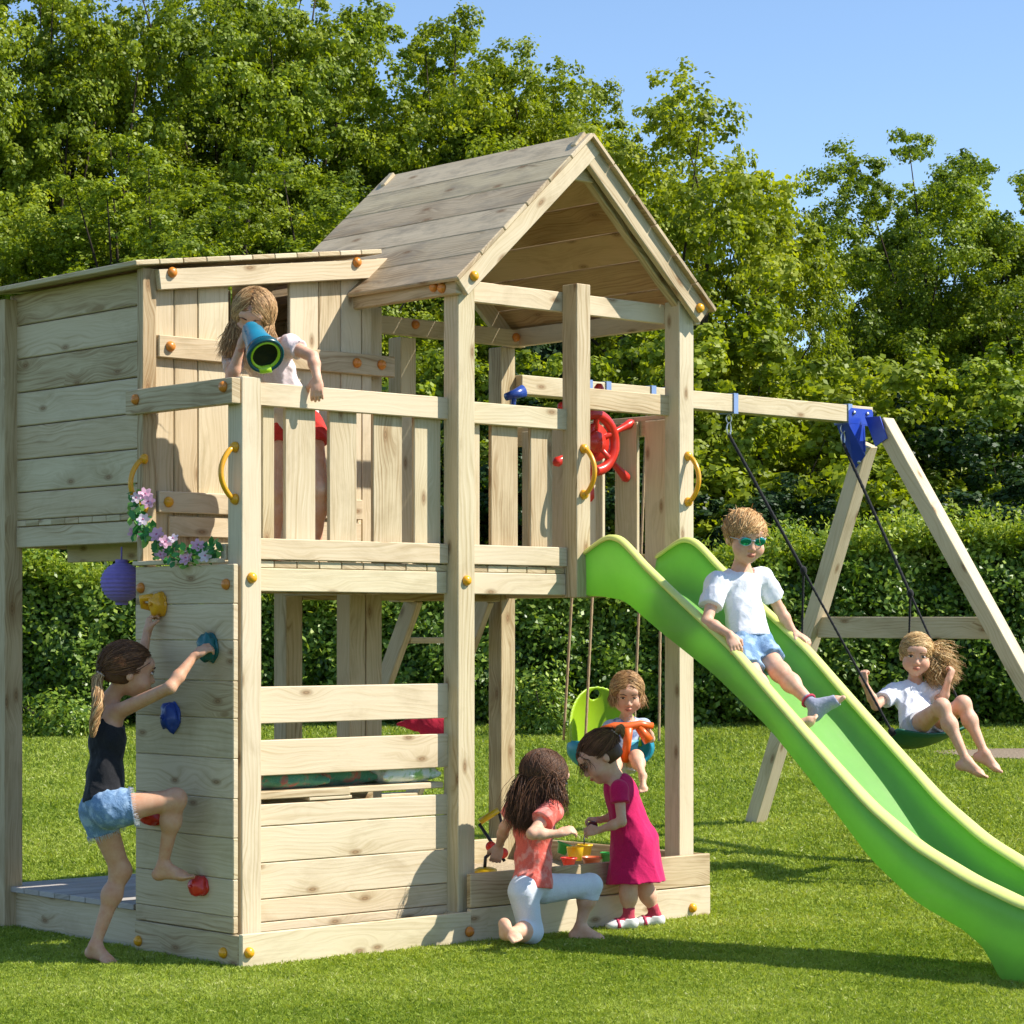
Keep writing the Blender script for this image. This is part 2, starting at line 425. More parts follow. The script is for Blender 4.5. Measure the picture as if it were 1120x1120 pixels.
# low platform under the house
b = Boards()
b.box(.055, .078, .74, 1.70, .0, .150); b.build('base_board', WOOD, T)
b = Boards(); y = .745
while y < 1.74:
    b.box(.03, 1.10, y, y+.112, .153, .176, ch=.002); y += .117
b.build('low_platform', WOODDECK, T)
# sandbox frame
wbox('sandbox_board', T, 1.114, 2.500, -.028, -.001, 0.0, .140)
wbox('sandbox_board', T, 1.114, 2.500, -.026, 0.0, .144, .279)
wbox('sandbox_board', T, 2.474, 2.502, .001, 1.29, 0.0, .277)
wbox('sandbox_board', T, 1.21, 2.372, 1.20, 1.228, 0.0, .277)
wbox('sandbox_board', T, 1.128, 1.152, .125, 1.19, 0.0, .277)
sandm = NT('play_sand'); co = sandm.n('ShaderNodeTexCoord').outputs['Object']
nz = sandm.n('ShaderNodeTexNoise', {'Vector': co, 'Scale': 60.0, 'Detail': 6.0}).outputs['Fac']
sandm.l(sandm.mix(nz, (0.50, 0.40, 0.26), (0.34, 0.26, 0.16)), sandm.b.inputs['Base Color']); sandm.b.inputs['Roughness'].default_value = 0.95; sandm.bump(nz, 0.8, 0.01); sandm = sandm.m
n = 60; gx = np.linspace(1.153, 2.473, n); gy = np.linspace(.0, 1.199, n); X, Y = np.meshgrid(gx, gy, indexing='ij')
Z = np.array([[.17+.035*mnoise.noise(Vector((a*3.1, b_*3.1, 4)))+.012*mnoise.noise(Vector((a*14, b_*14, 2))) for b_ in gy] for a in gx])
V = np.stack([X, Y, Z], -1).reshape(-1, 3); idx = np.arange(n*n).reshape(n, n)
Fq = np.stack([idx[:-1, :-1], idx[1:, :-1], idx[1:, 1:], idx[:-1, 1:]], -1).reshape(-1, 4)
props(link_mesh('sand', np_mesh('sand', V, Fq), sandm, T), kind='stuff')
# little house: side wall of horizontal boards
b = Boards()
sz = [1.712, 1.829, 1.966, 2.106, 2.248, 2.389, 2.53, 2.665]
for z0, z1 in zip(sz[:-1], sz[1:]): b.box(.060, .080, .676, 1.70, z0+.002, z1-.002, ch=.004)
b.build('side_wall', WOOD, T)
b = Boards()
for z0, z1 in zip(sz[:-1], sz[1:]): b.box(.058, 1.07, 1.702, 1.722, z0+.002, z1-.002, ch=.004)
b.box(.20, 1.07, 1.70, 1.72, 2.667, 2.70); b.box(.55, 1.07, 1.70, 1.72, 2.703, 2.75)
b.build('back_wall', WOOD, T)
wbox('joist', T, .30, .33, .70, 1.66, 1.54, 1.684)
b = Boards()
for z0, z1 in zip(sz[:-1], sz[1:]): b.box(1.16, 1.18, .80, 1.66, z0+.002, z1-.002, ch=.004)
b.box(1.16, 1.18, .80, 1.66, 2.667, 2.80)
b.build('inner_wall', WOOD, T)
# front wall: vertical boards round a window
b = Boards(); xs = [.068, .162, .275, .426]
ROOFZ = lambda x: 2.66+.137*x
for a, c in zip(xs[:-1], xs[1:]): b.box(a+.002, c-.002, .656, .675, 1.52, ROOFZ(a)-.005, ch=.003)
xs = [.727, .878, .993, 1.105, 1.16]
for a, c in zip(xs[:-1], xs[1:]): b.box(a+.002, c-.002, .656, .675, 1.52, ROOFZ(a)-.005, ch=.003)
xs = [.426, .576, .727]
for a, c in zip(xs[:-1], xs[1:]): b.box(a+.002, c-.002, .656, .675, 1.52, 2.325, ch=.003)
b.build('front_wall', WOOD, T)
wbox('window_rail', T, .072, 1.262, .628, .654, 2.318, 2.405)
wbox('wall_rail', T, .072, 1.09, .628, .654, 1.712, 1.795)
wbox('wall_rail', T, .13, 1.09, .640, .654, 1.62, 1.70)
# lean-to roof
sl = Vector((1, 0, .137)).normalized(); upn = Vector((-.137, 0, 1)).normalized()
b = Boards(); nb = 11; L = 1.235
for k in range(nb):
    c = Vector((-.062, 0, 2.668))+sl*(L/nb*(k+.5))*1.0
    b.board((c.x, 1.19, c.z), (sl, (0, 1, 0), upn), (L/nb/2-.001, .60, .010), grain=1)
b.build('house_roof', WOOD, T)
c = Vector((.06, 0, ROOFZ(.06)-.052))+sl*.585
Boards().board((c.x, .621, c.z), (sl, (0, 1, 0), upn), (.585, .0145, .040), grain=0).build('roof_trim', WOOD, T)
# tower roof
RX, RZ = 1.775, 3.328; SLP = (.745, .672); Ls = math.hypot(*SLP)
for sgn, nm in ((-1, 'roof_slope'), (1, 'roof_slope')):
    d = Vector((sgn*SLP[0], 0, -SLP[1]))/Ls; nrm = Vector((sgn*SLP[1], 0, SLP[0]))/Ls
    b = Boards(); nb = 6; wdt = Ls/nb
    for k in range(nb):
        c = Vector((RX, .63, RZ-.014))+d*(wdt*(k+.5))+nrm*.004*((nb-k) % 2)*0
        b.board(c, (d, (0, 1, 0), nrm), (wdt/2-.0015, .675, .010), grain=1, ch=.004)
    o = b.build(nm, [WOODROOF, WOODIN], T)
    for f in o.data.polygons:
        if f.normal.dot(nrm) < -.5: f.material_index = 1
    # rafters front and back under the boards
    for y in (-.006, 1.245):
        a0 = Vector((RX, y+(.0025 if sgn > 0 else 0), RZ-.030))-d*(.038)-nrm*.038; a1 = a0+d*(Ls+.008)
        Boards().beam(a0, a1, .030, .084, side=(0, 1, 0)).build('rafter', WOOD, T)
    a0 = Vector((RX, .06, RZ-.034))+d*.06-nrm*.052; a1 = a0+d*(Ls-.16)
    if sgn > 0: Boards().beam(a0, a1, .04, .05, side=(0, 1, 0)).build('roof_batten', WOOD, T)
wbox('ridge_block', T, 1.70, 1.85, .03, .055, 3.13, 3.19)
wbox('tie_beam', T, 1.125, 2.37, .122, .150, 2.588, 2.672)
wbox('tie_beam', T, 1.06, 1.094, -.0, 1.29, 2.592, 2.672)
wbox('tie_beam', T, 2.457, 2.487, .02, 1.29, 2.585, 2.668)
wbox('tie_beam', T, 1.10, 2.50, 1.168, 1.198, 2.582, 2.662)
# ladder at the back
for x in (1.866, 2.30):
    wbeam('ladder_rail', T, (x+.02, 1.245, 1.40), (x+.02, 2.02, 0.02), .035, .09)
for k in range(5):
    z = 1.219-.25*k; y = 1.245+(1.40-z)*.5616
    wbox('ladder_step', T, 1.905, 2.30, y-.05, y+.05, z-.028, z)
# bolt caps
def cap_mesh():
    g = Geo(); g.lathe([(.0, 0), (.021, 0), (.021, .006), (.017, .014), (.009, .019), (.0, .0205)], (0, 0, 0), (0, 0, 1), 16)
    bmesh.ops.remove_doubles(g.bm, verts=g.bm.verts, dist=1e-5)
    me = bpy.data.meshes.new('bolt_cap'); g.bm.to_mesh(me); g.bm.free(); me.materials.append(CAPORANGE); return me
CAPME = cap_mesh(); CAPME2 = CAPME.copy(); CAPME2.materials[0] = CAPYELLOW
def cap(pos, d, parent=T, me=None, s=1.0):
    o = bpy.data.objects.new('bolt_cap', me or CAPME); COL.objects.link(o); o.parent = parent
    o.location = Vector(pos)-root_loc(parent); o.rotation_euler = Vector(d).to_track_quat('Z', 'Y').to_euler(); o.scale = (s, s, s)
    return o
def hit(px, py, axis, val):
    """point of the plane x=val or y=val that shows at px,py"""
    t = (px-560)/FP
    if axis == 'y':
        X = (t*(FA+val*SA)-RA+val*CA)/(SA-t*CA); q = (X, val)
    else:
        q = (val, (t*(FA+val*CA)-RA-val*SA)/(-CA-t*SA))
    F = FA+q[0]*CA+q[1]*SA
    return Vector((q[0], q[1], CAMH+(HOR-py)*F/FP))
for (px, py, ax, v, me) in ((275, 632, 'y', .03, CAPME2), (510, 635, 'y', .03, CAPME2), (272, 1042, 'y', -.026, CAPME2), (513, 1019, 'y', -.028, CAPME),
        (757, 993, 'y', -.028, CAPME2), (155, 643, 'x', -.001, CAPME), (248, 639, 'x', -.001, CAPME), (152, 1029, 'x', -.004, CAPME2), (245, 1042, 'x', -.004, CAPME2),
        (149, 437, 'x', -.014, CAPME), (245, 423, 'x', -.014, CAPME), (188, 298, 'y', .6065, CAPME), (390, 287, 'y', .6065, CAPME),
        (186, 379, 'y', .628, CAPME), (390, 397, 'y', .628, CAPME), (417, 399, 'y', .628, CAPME), (184, 549, 'y', .628, CAPME2),
        (518, 302, 'y', -.021, CAPME2), (765, 337, 'y', -.021, CAPME2), (475, 314, 'x', 1.06, CAPME), (484, 315, 'x', 1.06, CAPME),
        (454, 355, 'y', 1.168, CAPME), (564, 369, 'y', 1.168, CAPME)):
    cap(hit(px, py, ax, v), (0, -1, 0) if ax == 'y' else (-1, 0, 0), me=me)
# grab handles
def handle(top, bot, out, yel=CAPYELLOW):
    top, bot, out = Vector(top), Vector(bot), Vector(out)
    g = Geo(); pts = []; n = 14
    for i in range(n+1):
        t = i/n; k = math.sin(math.pi*t)**.7
        pts.append(top.lerp(bot, t)+out*(.010+.058*k))
    g.tube(pts, [.0105]*len(pts), 10)
    for p in (top, bot): g.lathe([(0, 0), (.021, 0), (.020, .010), (.013, .020), (0, .022)], p, out, 14)
    g.build('grab_handle', yel, T)
handle(hit(258, 489, 'x', .035), hit(258, 546, 'x', .035), (-1, 0, 0)); handle(hit(159, 502, 'x', 0), hit(159, 556, 'x', 0), (-1, 0, 0))
handle(hit(638, 491, 'y', .03), hit(638, 541, 'y', .03), (0, -1, 0)); handle(hit(752, 499, 'y', .03), hit(752, 549, 'y', .03), (0, -1, 0))
# climbing holds
def hold(px, py, mat, r, seed, name='climbing_hold', loop=False):
    c = hit(px, py, 'x', -.002); g = Geo()
    g.ell(c+Vector((-.018, 0, 0)), (.036, r[0], r[1]), n=20, noise=.35, seed=seed)
    g.ell(c+Vector((-.004, 0, 0)), (.012, r[0]*1.08, r[1]*1.05), n=20, noise=.2, seed=seed+1)
    if loop:
        g.tube([c+Vector((-.03, r[0]*.4, r[1]*.6)), c+Vector((-.06, r[0]*1.3, r[1]*.5)), c+Vector((-.045, r[0]*1.7, -r[1]*.1)), c+Vector((-.015, r[0]*.8, -r[1]*.3))], .015, 10)
    g.lathe([(0, 0), (.008, 0), (.008, .004), (0, .004)], c+Vector((-.054, 0, 0)), (-1, 0, 0), 8)
    return g.build(name, mat, cw)
hold(177, 661, CAPYELLOW, (.036, .046), 1, loop=True); hold(231, 708, TEALPL, (.046, .052), 2); hold(190, 784, BLUEPL, (.045, .054), 3)
hold(170, 893, REDPL, (.05, .034), 4); hold(221, 969, REDPL, (.044, .036), 5)
# red ship's wheel
wc = hit(650, 484, 'y', .40); g = Geo(); R0 = .125
ring = [wc+Vector((math.cos(a)*R0, 0, math.sin(a)*R0)) for a in np.linspace(0, 2*math.pi, 33)[:-1]]
g.tube(ring, .024, 10, closed=True); g.lathe([(0, -.008), (.085, -.008), (.085, .008), (0, .008)], wc, (0, -1, 0), 24)
g.lathe([(0, -.03), (.05, -.03), (.055, 0), (.045, .03), (0, .035)], wc, (0, -1, 0), 18)
for k in range(6):
    a = math.pi/2-.12+k*math.pi/3; d = Vector((math.cos(a), 0, math.sin(a)))
    g.tube([wc+d*.03, wc+d*.12, wc+d*.17, wc+d*.215, wc+d*.245, wc+d*.262], [.015, .014, .014, .019, .023, .012], 10)
wheel = g.build('steering_wheel', REDPL, T)
wbox('wheel_bracket', T, wc.x-.04, wc.x+.04, .43, .50, 1.5, wc.z+.05)
g = Geo(); c = hit(563, 431, 'y', 1.1)
g.lathe([(0, -.05), (.018, -.05), (.022, 0), (.03, .05), (0, .05)], c, (1, -.2, .35), 14); g.tube([c, c+Vector((0, .02, -.09))], .012, 8)
g.build('lookout_scope', BLUEPL, T)
# ================================================================== SLIDE
slide = thing('slide', (2.03, -1.2, 0), 'long wavy bright green plastic slide with pale yellow-green rims coming down from the playhouse', 'slide')
ZR = [(.06, 1.57), (-.0, 1.60), (-.06, 1.635), (-.144, 1.653), (-.22, 1.61), (-.293, 1.543), (-.501, 1.396), (-.802, 1.190), (-1.042, .984), (-1.274, .790), (-1.498, .606), (-1.714, .470), (-1.964, .362), (-2.204, .286), (-2.40, .262), (-2.55, .255)]
ZBED = [(.06, 1.43), (-.024, 1.430), (-.187, 1.410), (-.398, 1.279), (-.703, 1.105), (-.995, .90), (-1.274, .650), (-1.498, .430), (-1.714, .285), (-1.964, .195), (-2.204, .135), (-2.40, .115), (-2.55, .11)]
ZB = [(.06, 1.40), (-.024, 1.400), (-.187, 1.380), (-.398, 1.249), (-.703, 1.075), (-.995, .87), (-1.274, .620), (-1.498, .400), (-1.714, .255), (-1.93, .172), (-2.02, .118), (-2.07, .05), (-2.10, .004), (-2.55, .004)]
ZBED.reverse(); ZR.reverse(); ZB.reverse()
def cr(tab, y, hw=.05):        # smoothed interpolation of a table
    ys = np.array([a for a, _ in tab]); zs = np.array([b for _, b in tab])
    yy = y+np.linspace(-hw, hw, 9); return float(np.mean(np.interp(yy, ys, zs)))
SL, SR = 1.800, 2.262
def slide_section(y):
    zr, zb, bed = cr(ZR, y), cr(ZB, y, .05 if y > -1.85 else .018), cr(ZBED, y)
    mid = (zr+bed)/2
    out = [(SL+.030, zb-.006), (SL+.006, zb), (SL+.004, mid), (SL, zr-.014)]
    inn = [(SL+.016, zr-.012), (SL+.030, mid), (SL+.046, bed+.025), (SL+.085, bed+.004), (2.03, bed-.004), (SR-.085, bed+.004), (SR-.046, bed+.025), (SR-.030, mid), (SR-.016, zr-.012)]
    out2 = [(SR, zr-.014), (SR-.004, mid), (SR-.006, zb), (SR-.030, zb-.006)]
    und = [(SR-.06, bed-.022), (2.03, bed-.022), (SL+.06, bed-.022)]
    return out, inn, out2, und
ys = np.concatenate([np.linspace(.05, -1.9, 84)[:-1], np.linspace(-1.9, -2.15, 36)[:-1], np.linspace(-2.15, -2.53, 16)])
V, Fq = [], []; rows = []
for y in ys:
    o1, inn, o2, und = slide_section(y); pts = o1+inn+o2+und
    rows.append(len(V)); V += [(x, y, z) for x, z in pts]
m = len(pts)
for a, b_ in zip(rows[:-1], rows[1:]):
    for k in range(m):
        k2 = (k+1) % m; Fq.append((a+k, a+k2, b_+k2, b_+k))
Fq.append(tuple(rows[0]+k for k in range(m))); Fq.append(tuple(rows[-1]+k for k in range(m)))
def slide_mat():
    M = NT('slide_green'); co = M.n('ShaderNodeTexCoord').outputs['Object']
    st = M.n('ShaderNodeVectorMath', {0: co, 1: (55.0, 1.6, 14.0)}, operation='MULTIPLY').outputs[0]
    sc = M.n('ShaderNodeTexNoise', {'Vector': st, 'Scale': 1.0, 'Detail': 5.0, 'Roughness': .7}).outputs['Fac']
    bl = M.n('ShaderNodeTexNoise', {'Vector': co, 'Scale': 3.0, 'Detail': 6.0, 'Roughness': .7}).outputs['Fac']
    c = M.mix(M.maprange(bl, .35, .7, 0, 1), (.33, .66, .17), (.27, .58, .15))
    c = M.mix(M.maprange(sc, .58, .72, 0, .35), c, (.42, .62, .30))
    M.l(c, M.b.inputs['Base Color']); M.l(M.maprange(M.math('ADD', sc, bl), .7, 1.3, .28, .58), M.b.inputs['Roughness']); M.b.inputs['Specular IOR Level'].default_value = .45
    tr = M.n('ShaderNodeBsdfTranslucent', {'Color': M.mix(1.0, c, (1.2, 1.1, .7), 'MULTIPLY')}); mx = M.n('ShaderNodeMixShader', {0: .48, 1: M.b.outputs[0], 2: tr.outputs[0]}); M.l(mx.outputs[0], M.out.inputs[0]); return M.m
SLIDEM = slide_mat()
RIMM = plastic('slide_rim', (0.78, 0.84, 0.24), 0.38, trans=0.12, dirt=.04)
g = Geo(); g.add(V, Fq); sb = g.build('slide_bed', SLIDEM, slide)
for xc, sg in ((SL+.008, -1), (SR-.008, 1)):
    g = Geo(); V, Fq, rows = [], [], []
    for y in ys:
        zr = cr(ZR, y); rows.append(len(V)); w_ = float(np.interp(-y, [0, .6, 1.4, 2.0, 2.5], [.014, .017, .026, .042, .046])); ox = -sg*(w_-.014)
        pr_ = [(-w_-.008, -.016), (-w_-.006, -.004), (-w_*.5, .007), (w_*.5, .007), (w_+.006, -.003), (w_+.008, -.016)]
        V += [(xc+ox+a*1.0, y, zr+c-.003) for a, c in pr_]
    m = 6
    for a, b_ in zip(rows[:-1], rows[1:]):
        for k in range(m): Fq.append((a+k, a+(k+1) % m, b_+(k+1) % m, b_+k))
    Fq += [tuple(rows[0]+k for k in range(m)), tuple(rows[-1]+k for k in range(m))]
    g.add(V, Fq).build('rim', RIMM, slide)
# ================================================================== SWING FRAME
frame = thing('swing_set', (3.8, 1.2, gz(3.8, 1.2)), 'timber swing beam with A-frame legs joined by blue brackets', 'swing set')
wbox('beam', frame, 2.466, 5.02, 1.155, 1.243, 2.362, 2.452)
XA = 4.98
legf0, legf1 = Vector((XA, 1.07, 2.42)), Vector((XA+.22, -.50, gz(5.2, -.5)-.02))
d_f = (hit(1120, 742, 'x', XA)-hit(966, 462, 'x', XA)).normalized()
lf0 = hit(966, 462, 'x', XA); lf1 = lf0+d_f*((lf0.z-gz(XA, -.5)+.02)/-d_f.z)
lb0 = hit(948, 486, 'x', XA); foot = hit(828, 893, 'x', 5.10); d_b = (foot-lb0).normalized()
lb1 = lb0+d_b*((lb0.z-gz(foot.x, foot.y)+.02)/-d_b.z)
Boards().beam(lf0, lf1, .09, .085, side=(1, 0, 0)).build('leg', WOOD, frame)
Boards().beam(lb0, lb1, .09, .085, side=(1, 0, 0)).build('leg', WOOD, frame)
c0, c1 = hit(893, 686, 'x', XA+.01), hit(1080, 687, 'x', XA+.01)
Boards().beam((XA+.065, c0.y+.03, c0.z), (XA+.065, c1.y-.02, c1.z), .03, .115, side=(1, 0, 0)).build('cross_brace', WOOD, frame)
BRK = plastic('blue_steel_paint', (0.015, 0.055, 0.42), 0.35)
g = Geo()
g.plate([(-.17, -.02), (-.17, .045), (-.15, .062), (.02, .062), (.03, .045), (.03, -.02)], .006, (XA, 1.150, 2.375), (1, 0, 0), (0, 0, 1), (0, 1, 0))
g.plate([(-.17, 0), (.03, 0), (.03, .10), (-.17, .10)], .006, (XA, 1.148, 2.352), (1, 0, 0), (0, 1, 0), (0, 0, 1))
pm = lb0+d_b*.05
g.add([tuple(v) for v in (Vector((XA-.17, 1.15, 2.352)), Vector((XA-.05, 1.14, 2.35)), pm+Vector((-.052, -.05, -.02)), pm+Vector((-.052, .03, -.10)), Vector((XA-.16, 1.24, 2.352)))], [(0, 1, 2, 3), (0, 3, 4)], False)
g.plate([(-.02, -.01), (.06, -.01), (.075, -.10), (.03, -.19), (-.03, -.15)], .007, (XA-.052, 1.16, 2.36), (0, 1, 0), (0, 0, 1), (1, 0, 0))
g.plate([(.03, .02), (-.07, .02), (-.12, -.10), (-.04, -.14)], .007, (XA-.054, 1.10, 2.37), (0, 1, 0), (0, 0, 1), (1, 0, 0))
for q in ((XA-.13, 1.144, 2.412), (XA-.02, 1.144, 2.412)): g.lathe([(0, 0), (.011, 0), (.009, .006), (0, .008)], q, (0, -1, 0), 10, mi=1)
g.lathe([(0, 0), (.012, 0), (.01, .006), (0, .008)], pm+Vector((-.056, -.01, -.05)), (-1, 0, 0), 10, mi=1)
g.build('bracket', [BRK, STEEL], frame)
HOOKP = plastic('hook_strap_blue', (0.22, 0.32, 0.55), 0.4)
def hanger(x, parent=frame):
    g = Geo()
    g.plate([(-.016, -.098), (.016, -.098), (.016, .004), (-.016, .004)], .004, (x, 1.150, 2.452), (1, 0, 0), (0, 0, 1), (0, 1, 0))
    g.plate([(-.016, -.05), (.016, -.05), (.016, .05), (-.016, .05)], .004, (x, 1.199, 2.4555), (1, 0, 0), (0, 1, 0), (0, 0, 1))
    g.plate([(-.016, -.05), (.016, -.05), (.016, .05), (-.016, .05)], .004, (x, 1.199, 2.358), (1, 0, 0), (0, 1, 0), (0, 0, 1))
    g.build('hanger', HOOKP, parent)
hanger(3.933); hanger(4.825)
for x in (2.905, 3.03, 3.34, 3.45): hanger(x)
# ================================================================== GROUND, LAWN
def arr_RF(R, F, z):
    R, F, z = np.broadcast_arrays(np.asarray(R, float), np.asarray(F, float), np.asarray(z, float))
    return np.stack([CAMPOS.x+RIGHT.x*R+FWD.x*F, CAMPOS.y+RIGHT.y*R+FWD.y*F, z], -1)
def groundz_a(F):
    d = np.minimum(F, 24.0)-11.6; return 0.03*(d+np.sqrt(d*d+0.5))
def soil(name, c1, c2):
    M = NT(name); co = M.n('ShaderNodeTexCoord').outputs['Object']
    a = M.n('ShaderNodeTexNoise', {'Vector': co, 'Scale': 0.9, 'Detail': 5.0}).outputs['Fac']
    b_ = M.n('ShaderNodeTexNoise', {'Vector': co, 'Scale': 55.0, 'Detail': 4.0}).outputs['Fac']
    f = M.math('ADD', M.math('MULTIPLY', a, 0.5), M.math('MULTIPLY', b_, 0.5))
    M.l(M.mix(M.maprange(f, .35, .65, 0, 1), c1, c2), M.b.inputs['Base Color']); M.b.inputs['Roughness'].default_value = 1
    M.b.inputs['Specular IOR Level'].default_value = 0.05
    M.bump(b_, 0.6, 0.02); return M.m
SOIL = soil('lawn_soil', (0.045, 0.075, 0.014), (0.075, 0.12, 0.022))
Rg = np.concatenate([np.linspace(-400, -16, 14)[:-1], np.linspace(-16, 16, 65), np.linspace(16, 400, 14)[1:]])
Fg = np.concatenate([np.linspace(-200, 0, 6)[:-1], np.linspace(0, 30, 90), np.linspace(30, 900, 24)[1:]])
A, B_ = np.meshgrid(Rg, Fg, indexing='ij'); Z = groundz_a(B_)-0.012
V = arr_RF(A, B_, Z).reshape(-1, 3); idx = np.arange(len(Rg)*len(Fg)).reshape(len(Rg), len(Fg))
Fq = np.stack([idx[:-1, :-1], idx[1:, :-1], idx[1:, 1:], idx[:-1, 1:]], -1).reshape(-1, 4)
props(link_mesh('ground', np_mesh('ground', V, Fq), SOIL), kind='structure')
def leafmat(name, stops, trans=0.35, rough=0.5, spec=0.35, clump_scale=None):
    """foliage: colour picked per leaf from its own random value, partly translucent"""
    M = NT(name)
    r = M.n('ShaderNodeAttribute', attribute_name='rnd').outputs['Fac']
    c = M.ramp(r, stops)
    oi = M.n('ShaderNodeObjectInfo').outputs['Random']
    c = M.mix(M.maprange(oi, 0, 1, 0.0, 0.5), c, M.mix(1.0, c, (.72, .84, .70), 'MULTIPLY'))
    M.l(c, M.b.inputs['Base Color']); M.b.inputs['Roughness'].default_value = rough
    M.b.inputs['Specular IOR Level'].default_value = spec
    tr = M.n('ShaderNodeBsdfTranslucent', {'Color': M.mix(1.0, c, (1.3, 1.25, .35), 'MULTIPLY')})
    mx = M.n('ShaderNodeMixShader', {0: trans, 1: M.b.outputs[0], 2: tr.outputs[0]})
    M.l(mx.outputs[0], M.out.inputs[0]); return M.m
GRASSM = leafmat('grass_blades', [(0, (0.16, 0.245, 0.022)), (.45, (0.35, 0.425, 0.06)), (.8, (0.49, 0.54, 0.13)), (1, (0.64, 0.63, 0.30))], trans=.35, rough=.55, spec=.25)
def attr_face(me, name, vals):
    a = me.attributes.new(name, 'FLOAT', 'FACE'); a.data.foreach_set('value', np.asarray(vals, np.float32))
def make_grass(N=900000):
    F0, F1 = 7.7, 21.5
    u = rng.random(N); F = 1/(1/F0+u*(1/F1-1/F0))          # even on the picture plane
    R = (rng.random(N)*2-1)*(0.225*F+0.5)
    base = arr_RF(R, F, groundz_a(F)-.014)
    x, y = base[:, 0], base[:, 1]
    keep = ~(((x > .02) & (x < 2.50) & (y > -.02) & (y < 1.29)) | ((x > .05) & (x < 1.12) & (y > .68) & (y < 1.76)))
    keep &= ~((((R-4.0)/.88)**2+((F-17.8)/.37)**2) < 1)
    base, F, R = base[keep], F[keep], R[keep]; n = len(base); x, y = base[:, 0], base[:, 1]
    # tufts: low frequency variation of height and tone
    lf = np.array([mnoise.noise(Vector((a*1.7, b_*1.7, 0))) for a, b_ in zip(x[::40], y[::40])])
    t1 = np.sin(x*2.3+1.3*np.sin(y*1.9))*np.sin(y*2.9+1.1*np.sin(x*2.2))
    t2 = np.sin(x*11+2*np.sin(y*7.3))*np.sin(y*13+2*np.sin(x*8.7))
    hgt = (0.021+0.014*rng.random(n)+.004*t1+.004*t2)*(1+.025*(F-9))
    wd = (0.0013+0.0010*rng.random(n))*(F/9.5)
    th = rng.random(n)*2*np.pi; lean = rng.random(n)**1.3*0.95
    dirx, diry = np.cos(th), np.sin(th); ph = rng.random(n)*2*np.pi
    wx, wy = np.cos(ph), np.sin(ph)
    p0 = base+np.stack([wx*wd, wy*wd, np.zeros(n)], -1); p1 = base-np.stack([wx*wd, wy*wd, np.zeros(n)], -1)
    mid = base+np.stack([dirx*hgt*lean*.35, diry*hgt*lean*.35, hgt*.6], -1)
    m0 = mid+np.stack([wx*wd, wy*wd, np.zeros(n)], -1)*.8
    tip = base+np.stack([dirx*hgt*lean*1.1, diry*hgt*lean*1.1, hgt*(1.0-.35*lean)], -1)
    V = np.stack([p0, p1, m0, tip], 1).reshape(-1, 3)
    i = np.arange(n)*4
    Fq = np.stack([i, i+1, i+3, i+2], -1)
    me = np_mesh('lawn_grass', V, Fq, True)
    r = np.clip(.40+.17*t1+.10*t2+rng.normal(0, .17, n)+.05*np.interp(np.arange(n), np.arange(len(lf))*40, lf)+(rng.random(n) < .03)*.5, 0, 1)
    if len(me.polygons) == n: attr_face(me, 'rnd', r)
    return props(link_mesh('grass', me, GRASSM), 'short sunlit lawn grass growing all round the playhouse', 'grass', kind='stuff')
make_grass()
# clover flowers and daisies are too few to read; a worn patch of path far right
n = 26; ang = np.linspace(0, 2*np.pi, n, endpoint=False)
pc = arr_RF(4.0, 17.8, groundz_a(17.8)+.004)
g = Geo(); ring = [Vector(pc)+RIGHT*(math.cos(a)*.95*(1+.12*math.sin(3*a)))+FWD*(math.sin(a)*.40*(1+.1*math.cos(5*a)))+Vector((0, 0, .06*math.sin(a)*.40*(1+.1*math.cos(5*a)))) for a in ang]
g.add([tuple(p) for p in ring]+[tuple(Vector(pc))], [(i, (i+1) % n, n) for i in range(n)])
props(g.build('path', soil('bare_earth', (.30, .24, .17), (.22, .17, .12))), kind='structure')
